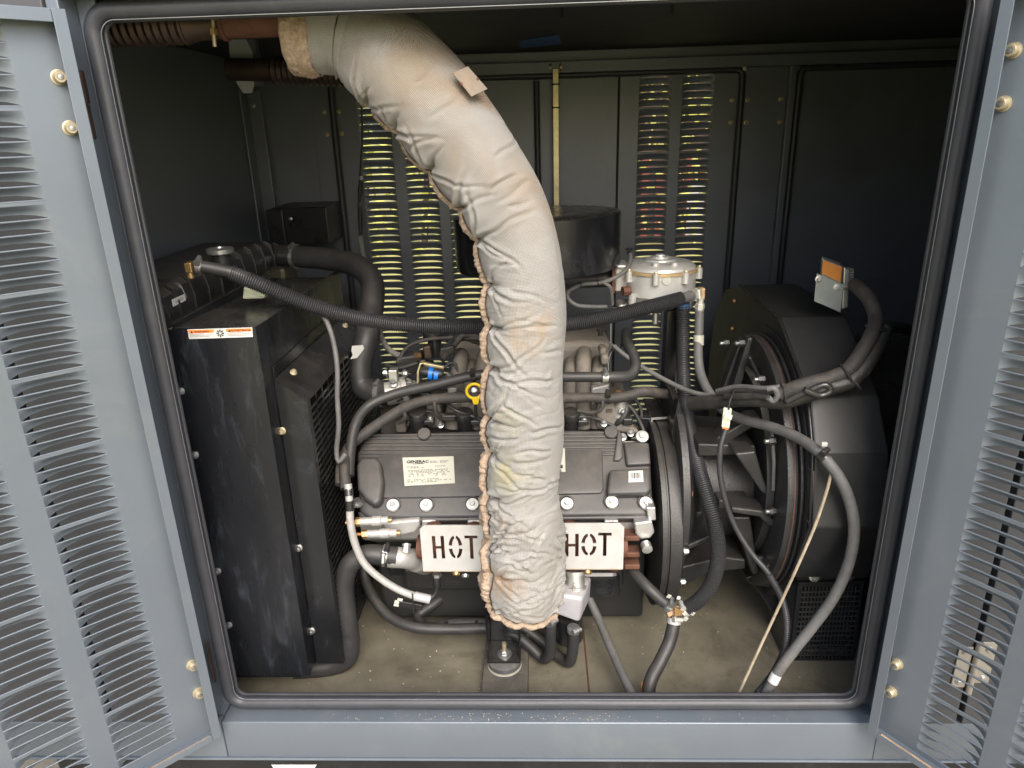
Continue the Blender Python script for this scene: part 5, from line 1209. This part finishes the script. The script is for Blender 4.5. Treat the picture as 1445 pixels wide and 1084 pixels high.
t = hose('ribbed_drain_conduit', 'fat ribbed conduit curving from gas regulator down to the drain tee', 'hose',
     [(964, 434, .52), (964, 470, .50), (964, 520, .46), (967, 570, .40), (975, 620, .33), (987, 665, .26), (1001, 710, .21), (1011, 750, .185), (1013, 790, .175), (1003, 825, .17), (985, 848, .168), (968, 859, .168)], .0162, 'conduit', .0046, 18, part='ribbed_sleeve')
clamp(t, (966, 861, .168), (974, 856, .168), .0150, 'zinc_dull')
MB().lathe([(.0155, -.012), (.0155, .012)], at(964, 434, .52), (0, 0, 1), 18).build('blue_collar', 'tape', t)
for x, y, r_ in ((967, 874, .008), (977, 866, .008), (944, 842, .007)):
    q = at(x, y, .155); MB().hexa([q+V(a*r_, b, c*r_) for b in (0, .004) for a, c in ((-.9, -.4), (.3, -.9), (1, .2), (-.2, .7))]).build('torn_band', 'zinc_dull', t, 0, bevel=.001)
# braided fuel line with fittings
t = hose('grey_fuel_line', 'grey braided line dropping from regulator fittings towards the alternator', 'hose',
     [(987, 440, .50), (986, 470, .48), (985, 495, .46), (988, 525, .43), (1000, 553, .38), (1020, 578, .33), (1045, 591, .28), (1090, 603, .21), (1130, 620, .14), (1160, 643, .08), (1185, 675, .06), (1201, 715, .055), (1205, 755, .055), (1196, 800, .055), (1175, 845, .055), (1146, 885, .055), (1120, 918, .05), (1098, 948, .045), (1080, 980, .04)], .0112, 'rubber_grey')
MB().lathe([(.010, -.012), (.010, .006), (.012, .007), (.012, .020), (.009, .021), (.009, .034)], at(987, 440, .50), (0, 0, 1), 6).build('crimp_fitting', 'zinc_dull', t)
MB().lathe([(.0125, -.012), (.0125, .012)], at(986, 480, .472), (0, .2, 1), 18).build('crimp_band', 'cream', t)
clamp_mb(at(1160, 643, .08), at(1166, 650, .075)-at(1155, 638, .085), .0122, .016).build('rubber_clip', 'black_plastic', t)
MB().box(at(1159, 625, .075).x, at(1167, 632, .075).x, .072, .08, at(1165, 630, .075).z, at(1165, 624, .075).z).build('clip_bolt', 'zinc_dull', t, 0, bevel=.002)
p0, p1 = at(1096, 951, .044), at(1090, 963, .04); 
MB().tube([p0, p1], .0116, 14).build('paper_wrap', 'white', t)
# dipstick cable sloping to the alternator loom
t = hose('throttle_cable', 'thin black cable sloping from a hook down to the alternator loom', 'cable',
     [(866, 488, .50), (880, 500, .49), (905, 517, .46), (940, 537, .42), (975, 553, .37), (1010, 560, .33), (1060, 566, .29)], .0058, 'rubber_grey')
MB().tube([at(848, 474, .52), at(858, 482, .51), at(868, 490, .50)], [.0015, .002, .0035], 8).build('cable_end', 'rubber_grey', t)
t2 = thing('cable_hook', 'small black hook stud hanging below the ribbed conduit', 'hook', at(848, 472, .52))
MB().lathe([(.006, 0), (.006, .012), (.009, .013), (.009, .018)], at(847, 474, .52), (0, 0, 1), 10).build('stud', 'black_plastic', t2)
MB().tube([at(862, 440, .53), at(862, 498, .53)], .0012, 6).build('wire', 'steel', t2)
# main loom to the ignition module
t = thing('alternator_loom', 'bundle of taped black wiring looms wrapped across front of the alternator', 'cable', at(1150, 550, .16))
for pts, r, m in (
    ([(975, 570, .33), (1010, 567, .28), (1060, 563, .22), (1105, 566, .175), (1130, 560, .16), (1165, 548, .145), (1198, 538, .14), (1224, 512, .16), (1240, 480, .20), (1247, 466, .22)], .0165, 'conduit_dusty'),
    ([(1100, 556, .165), (1135, 543, .15), (1170, 534, .145), (1196, 522, .145), (1218, 494, .17), (1232, 468, .20), (1236, 450, .23), (1228, 425, .27), (1216, 410, .31), (1206, 402, .35)], .0150, 'loom'),
    ([(1012, 552, .28), (1040, 546, .24), (1080, 548, .18), (1110, 546, .165), (1140, 552, .15)], .0055, 'rubber_grey'),
    ([(1012, 556, .27), (1050, 552, .22), (1085, 554, .17), (1120, 552, .15), (1160, 560, .135)], .0055, 'conduit_dusty'),
    ([(1024, 560, .24), (1070, 559, .18), (1086, 560, .165)], .007, 'conduit_dusty'),
    ([(1110, 566, .15), (1140, 552, .135), (1165, 543, .13), (1173, 550, .128), (1160, 558, .128), (1135, 550, .13)], .0065, 'shiny_tape')):
    hose_mb(pts, r, 14, .006, .06).build('loom', m, t, 60)
MB().tube(spline(pxs([(1083, 549, .155), (1092, 548, .15), (1097, 558, .15), (1091, 566, .155), (1084, 561, .155)]), .004), .006, 10).build('loop', 'rubber_grey', t, 60)
for x, y, Y, r, ax in ((1036, 558, .25, .018, (1, 0, 0)), (1104, 556, .165, .021, (1, 0, .2)), (1193, 528, .145, .024, (.8, 0, .5)), (1236, 462, .21, .020, (.1, 0, 1)), (1206, 540, .14, .018, (.7, 0, .6))):
    MB().lathe([(r, -.002), (r*1.05, 0), (r, .002)], at(x, y, Y), ax, 20).build('zip_tie', 'ink', t)
hose_mb([(1244, 468, .24), (1262, 462, .30), (1282, 466, .36), (1300, 475, .42)], .013, 14).build('loom', 'conduit_dusty', t, 60)
t = hose('connector_lead', 'thin black lead hanging from the pale connector to the sill', 'cable',
     [(1024, 606, .20), (1017, 630, .19), (1016, 665, .18), (1022, 700, .17), (1036, 740, .16), (1060, 780, .14), (1085, 810, .12), (1103, 845, .105), (1110, 880, .095), (1107, 915, .085), (1092, 948, .07), (1070, 978, .05)], .0062, 'conduit')
p = corr_mb([(1085, 810, .118), (1103, 845, .103), (1110, 880, .093), (1107, 915, .083), (1092, 948, .068), (1066, 982, .048)], .0072, .0045, 12).build('split_sleeve', 'conduit', t, 60)
t = thing('wire_connector', 'pale green wire connector hanging from a loop below the loom', 'connector', at(1025, 595, .20))
MB().hexa([at(1021, 575, .20), at(1033, 577, .20), at(1029, 605, .20), at(1018, 603, .20), at(1021, 574, .218), at(1033, 576, .218), at(1029, 604, .218), at(1018, 602, .218)]).build('body', 'pale_green', t, 0, bevel=.002)
MB().hexa([at(1023, 584, .197), at(1034, 586, .197), at(1032, 593, .197), at(1021, 591, .197), at(1023, 584, .2195), at(1034, 586, .2195), at(1032, 593, .2195), at(1021, 591, .2195)]).build('latch', 'pale_green', t, 0, bevel=.001)
MB().hexa([at(1018.5, 603, .202), at(1028.5, 605, .202), at(1027, 609, .202), at(1020, 608, .202), at(1018.5, 603, .216), at(1028.5, 605, .216), at(1027, 609, .216), at(1020, 608, .216)]).build('wire_seal', 'orange', t, 0, bevel=.001)
MB().tube(spline(pxs([(1038, 548, .235), (1030, 566, .20), (1028, 578, .20)]), .005), .0022, 8).build('hanging_tie', 'ink', t, 60)
# tan rod
o = hose('tan_rod', 'thin tan rod leaning across the alternator down to the sill', 'rod', [(1174, 664, .07), (1166, 695, .068), (1150, 742, .066), (1125, 800, .065), (1095, 865, .075), (1066, 927, .06), (1040, 984, .045)], .0032, 'rod')
# ignition module
t = thing('ignition_module', 'finned grey control module with rusty orange face on a steel plate', 'module', at(1178, 440, .36))
YM = .36
pl = [at(1153, 386, YM), at(1190, 402, YM), at(1186, 441, YM), at(1149, 425, YM)]
MB().prism(pl, (0, .0025, 0)).build('mounting_plate', 'galv', t, 0, bevel=.0006)
MB().prism([pl[1], pl[1]+V(.014, .03, .004), pl[2]+V(.014, .03, .004), pl[2]], (0, .0025, 0)).build('plate_return', 'galv', t, 0)
bd = MB().hexa([at(1161, 366, YM+.008), at(1189, 376, YM+.008), at(1185, 438, YM+.008), at(1157, 424, YM+.008)] + [p+V(.010, .035, .001) for p in (at(1161, 366, YM+.008), at(1189, 376, YM+.008), at(1185, 438, YM+.008), at(1157, 424, YM+.008))]).build('module_case', 'alu_clean', t, 0, bevel=.003)
MB().prism([at(1161.5, 367, YM+.006), at(1188, 377, YM+.006), at(1186, 399, YM+.006), at(1159.5, 386, YM+.006)], (0, .0018, 0)).build('orange_face', 'module_orange', bd, 0)
q = [at(1191, 377, YM+.018), at(1199, 381, YM+.018), at(1197, 434, YM+.018), at(1188, 437, YM+.018)]
MB().hexa(q + [p+V(.004, .03, 0) for p in q]).build('module_cover', 'alu_clean', bd, 0, bevel=.003)
for i in range(6): MB().box(at(1199, 380+i*3.6, YM+.02).x, at(1205, 380+i*3.6, YM+.02).x, YM+.02, YM+.045, at(1200, 381.6+i*3.6, YM+.02).z, at(1200, 380+i*3.6, YM+.02).z).build('cooling_fin', 'alu_clean', bd, 0)
MB().tube([at(1188, 406, YM+.01), at(1207, 404, YM+.012)], .0052, 12).build('standoff', 'alu_clean', t)
for x, y in ((1155, 394), (1181, 406)): MB().bolt(at(x, y, YM), (0, -1, 0), .0045, .006, 1.7).build('plate_screw', 'zinc_dull', t)
# regulator side pieces: black bracket, small tubes
t = thing('regulator_bracket', 'tall black angle bracket with bright edge holding the gas regulator', 'bracket', at(930, 560, .52))
YB_ = .55
slab(MB(), [(942, 440), (957, 438), (951, 588), (935, 575)], YB_, (0, .05, 0)).build('upright', 'black', t, 0, bevel=.001)
slab(MB(), [(957, 438), (959.5, 438), (953.5, 589), (951, 588)], YB_-.002, (0, .004, 0)).build('bright_edge', 'alu', t, 0)
MB().prism([at(907, 562, .54), at(934, 562, .56), at(950, 589, .50), at(918, 591, .46)], (0, 0, -.004)).build('shelf', 'black', t, 0, bevel=.001)
slab(MB(), [(905, 590), (919, 591), (919, 650), (905, 640)], .455, (0, .06, 0)).build('lower_leg', 'black', t, 0, bevel=.001)
slab(MB(), [(919, 590), (951, 588), (951, 590.5), (921, 592.5), (920.5, 640), (918.5, 640)], .452, (0, .003, 0)).build('bright_edge', 'alu', t, 0)
slab(MB(), [(958, 560), (975, 640), (990, 688), (955, 678), (948, 610)], .34, (0, .04, 0)).build('gusset', 'black', t, 0, bevel=.002)
t = hose('vacuum_tube', 'thin black tube looping left of the gas regulator', 'hose', [(889, 358, .58), (890, 366, .56), (884, 380, .53), (868, 392, .52), (848, 399, .52), (820, 402, .52), (802, 412, .52), (801, 420, .52), (812, 430, .52), (835, 433, .53), (856, 433, .54)], .0052, 'rubber_grey')
hose_mb([(850, 398, .52), (860, 404, .52), (863, 416, .53), (864, 430, .54)], .005, 10).build('branch_tube', 'rubber_grey', t, 60)
for x, y in ((820, 402), (844, 399)): MB().lathe([(.0075, -.002), (.0075, .002)], at(x, y, .52), (1, 0, .1), 12).build('zip_tie', 'ink', t)
MB().lathe([(.006, 0), (.006, .01), (.009, .011), (.009, .016)], at(888, 359, .58), (0, 0, 1), 8).build('tube_cap', 'black_plastic', t)
# thin lead in front of the fan guard
t = hose('fan_lead', 'thin grey lead hanging down in front of the fan guard', 'cable', [(449, 436, .30), (460, 452, .29), (470, 480, .28), (476, 520, .26), (476, 560, .25), (478, 600, .24), (475, 640, .235), (478, 652, .23), (488, 640, .24)], .0056, 'rubber_grey')
t = hose('rear_wire', 'thin black wire with silver sleeve running down the rear louvered door', 'cable', [(510, 136, 1.235), (511, 200, 1.235), (508, 255, 1.23), (506, 300, 1.22), (508, 335, 1.19)], .0035, 'conduit')
hose_mb([(508, 335, 1.19), (514, 365, 1.13), (528, 400, 1.02), (533, 450, .85), (540, 480, .72), (552, 496, .66), (574, 506, .60)], .008, 12).build('silver_sleeve', 'grey_loom', t, 60)
for a, b, r_ in (((509, 254, 1.228), (507, 285, 1.224), .008), ((508, 292, 1.222), (509, 330, 1.2), .009)): MB().tube([at(*a), at((a[0]+b[0])/2, (a[1]+b[1])/2, a[2]-.004), at(*b)], [r_*.6, r_, r_*.6], 10).build('boot', 'rubber', t)
MB().lathe([(.006, 0), (.006, .012)], at(510, 254, 1.226), (0, 0, 1), 10).build('white_band', 'white', t)
hose_mb([(574, 506, .60), (590, 510, .55), (610, 512, .52)], .007, 10).build('sensor_boot', 'black_plastic', t, 60)
# blue clip
t = thing('blue_clip_connector', 'black plug with two bright blue lock rings on the engine', 'connector', at(612, 526, .45))
ax = at(625, 529, .45)-at(590, 524, .45)
MB().lathe([(.011, 0), (.014, .012), (.014, .05), (.012, .055)], at(594, 524, .445), ax, 20).build('plug', 'black_plastic', t)
for x, y in ((608, 527), (616, 529)): MB().lathe([(.0135, -.006), (.0165, -.005), (.0165, .005), (.0135, .006)], at(x, y, .445), ax, 24).build('lock_ring', 'blue', t)
# yellow dipstick ring
t = thing('dipstick', 'yellow ring handle of the oil dipstick beside the insulated pipe', 'dipstick', at(671, 572, .37))
nv = (CAM-at(669, 553, .37)).normalized()
MB().tube([at(669.5+11*math.cos(R(a)), 552+10.2*math.sin(R(a)), .37) for a in range(0, 360, 12)], .0037, 10, closed=True).build('ring', 'yellow', t, 60)
MB().hexa([at(665, 560, .366), at(677, 560, .366), at(675, 571, .366), at(668, 571, .366), at(665, 560, .376), at(677, 560, .376), at(675, 571, .376), at(668, 571, .376)]).build('stem', 'yellow', t, 0, bevel=.002)
MB().tube([at(671, 570, .371), at(672, 590, .40)], .004, 8).build('blade', 'rubber', t)
MB().bolt(at(669, 551, .40), nv, .0052, .006, 1.4).build('guide_bolt', 'steel', t)

# small leads, clips and fittings crowded behind the valve cover
eng = [o for o in COL.objects if o.name == 'engine'][0]
for pts, r, m in (([(560, 565, .45), (590, 552, .46), (622, 548, .47), (655, 556, .46)], .005, 'rubber'), ([(575, 600, .43), (583, 585, .43), (600, 580, .44), (628, 586, .43)], .004, 'conduit'),
                  ([(560, 512, .5), (575, 490, .52), (600, 480, .53), (640, 476, .53)], .0048, 'loom'), ([(600, 545, .47), (625, 520, .49), (640, 512, .5), (648, 530, .49)], .004, 'rubber'),
                  ([(545, 516, .52), (560, 520, .5), (590, 512, .5)], .006, 'rubber'), ([(866, 545, .47), (858, 520, .5), (864, 495, .52), (880, 486, .54)], .004, 'conduit'),
                  ([(800, 600, .42), (820, 588, .42), (845, 592, .43), (870, 604, .42)], .0045, 'rubber'), ([(868, 560, .46), (890, 575, .45), (905, 600, .44), (912, 620, .42)], .0055, 'rubber'),
                  ([(690, 600, .43), (668, 588, .42), (645, 580, .43), (632, 572, .43)], .0042, 'conduit'), ([(895, 560, .48), (905, 580, .47), (900, 612, .45)], .004, 'loom')):
    hose_mb(pts, r, 10).build('small_lead', m, eng, 60)
for x, y, Y, m in ((628, 566, .44, 'black_plastic'), (600, 560, .45, 'black_plastic'), (860, 580, .44, 'black_plastic'), (886, 596, .43, 'black_plastic'), (638, 552, .46, 'alu')):
    q = at(x, y, Y); MB().box(q.x-.012, q.x+.012, q.y, q.y+.02, q.z-.009, q.z+.009).build('lead_plug', m, eng, 0, bevel=.003)
for x, y, Y in ((642, 566, .43), (622, 600, .42), (690, 590, .42), (852, 598, .41), (890, 612, .41)): MB().bolt(at(x, y, Y), (0, -.6, .8), .006, .009, 1.5).build('small_bolt', 'steel', eng)
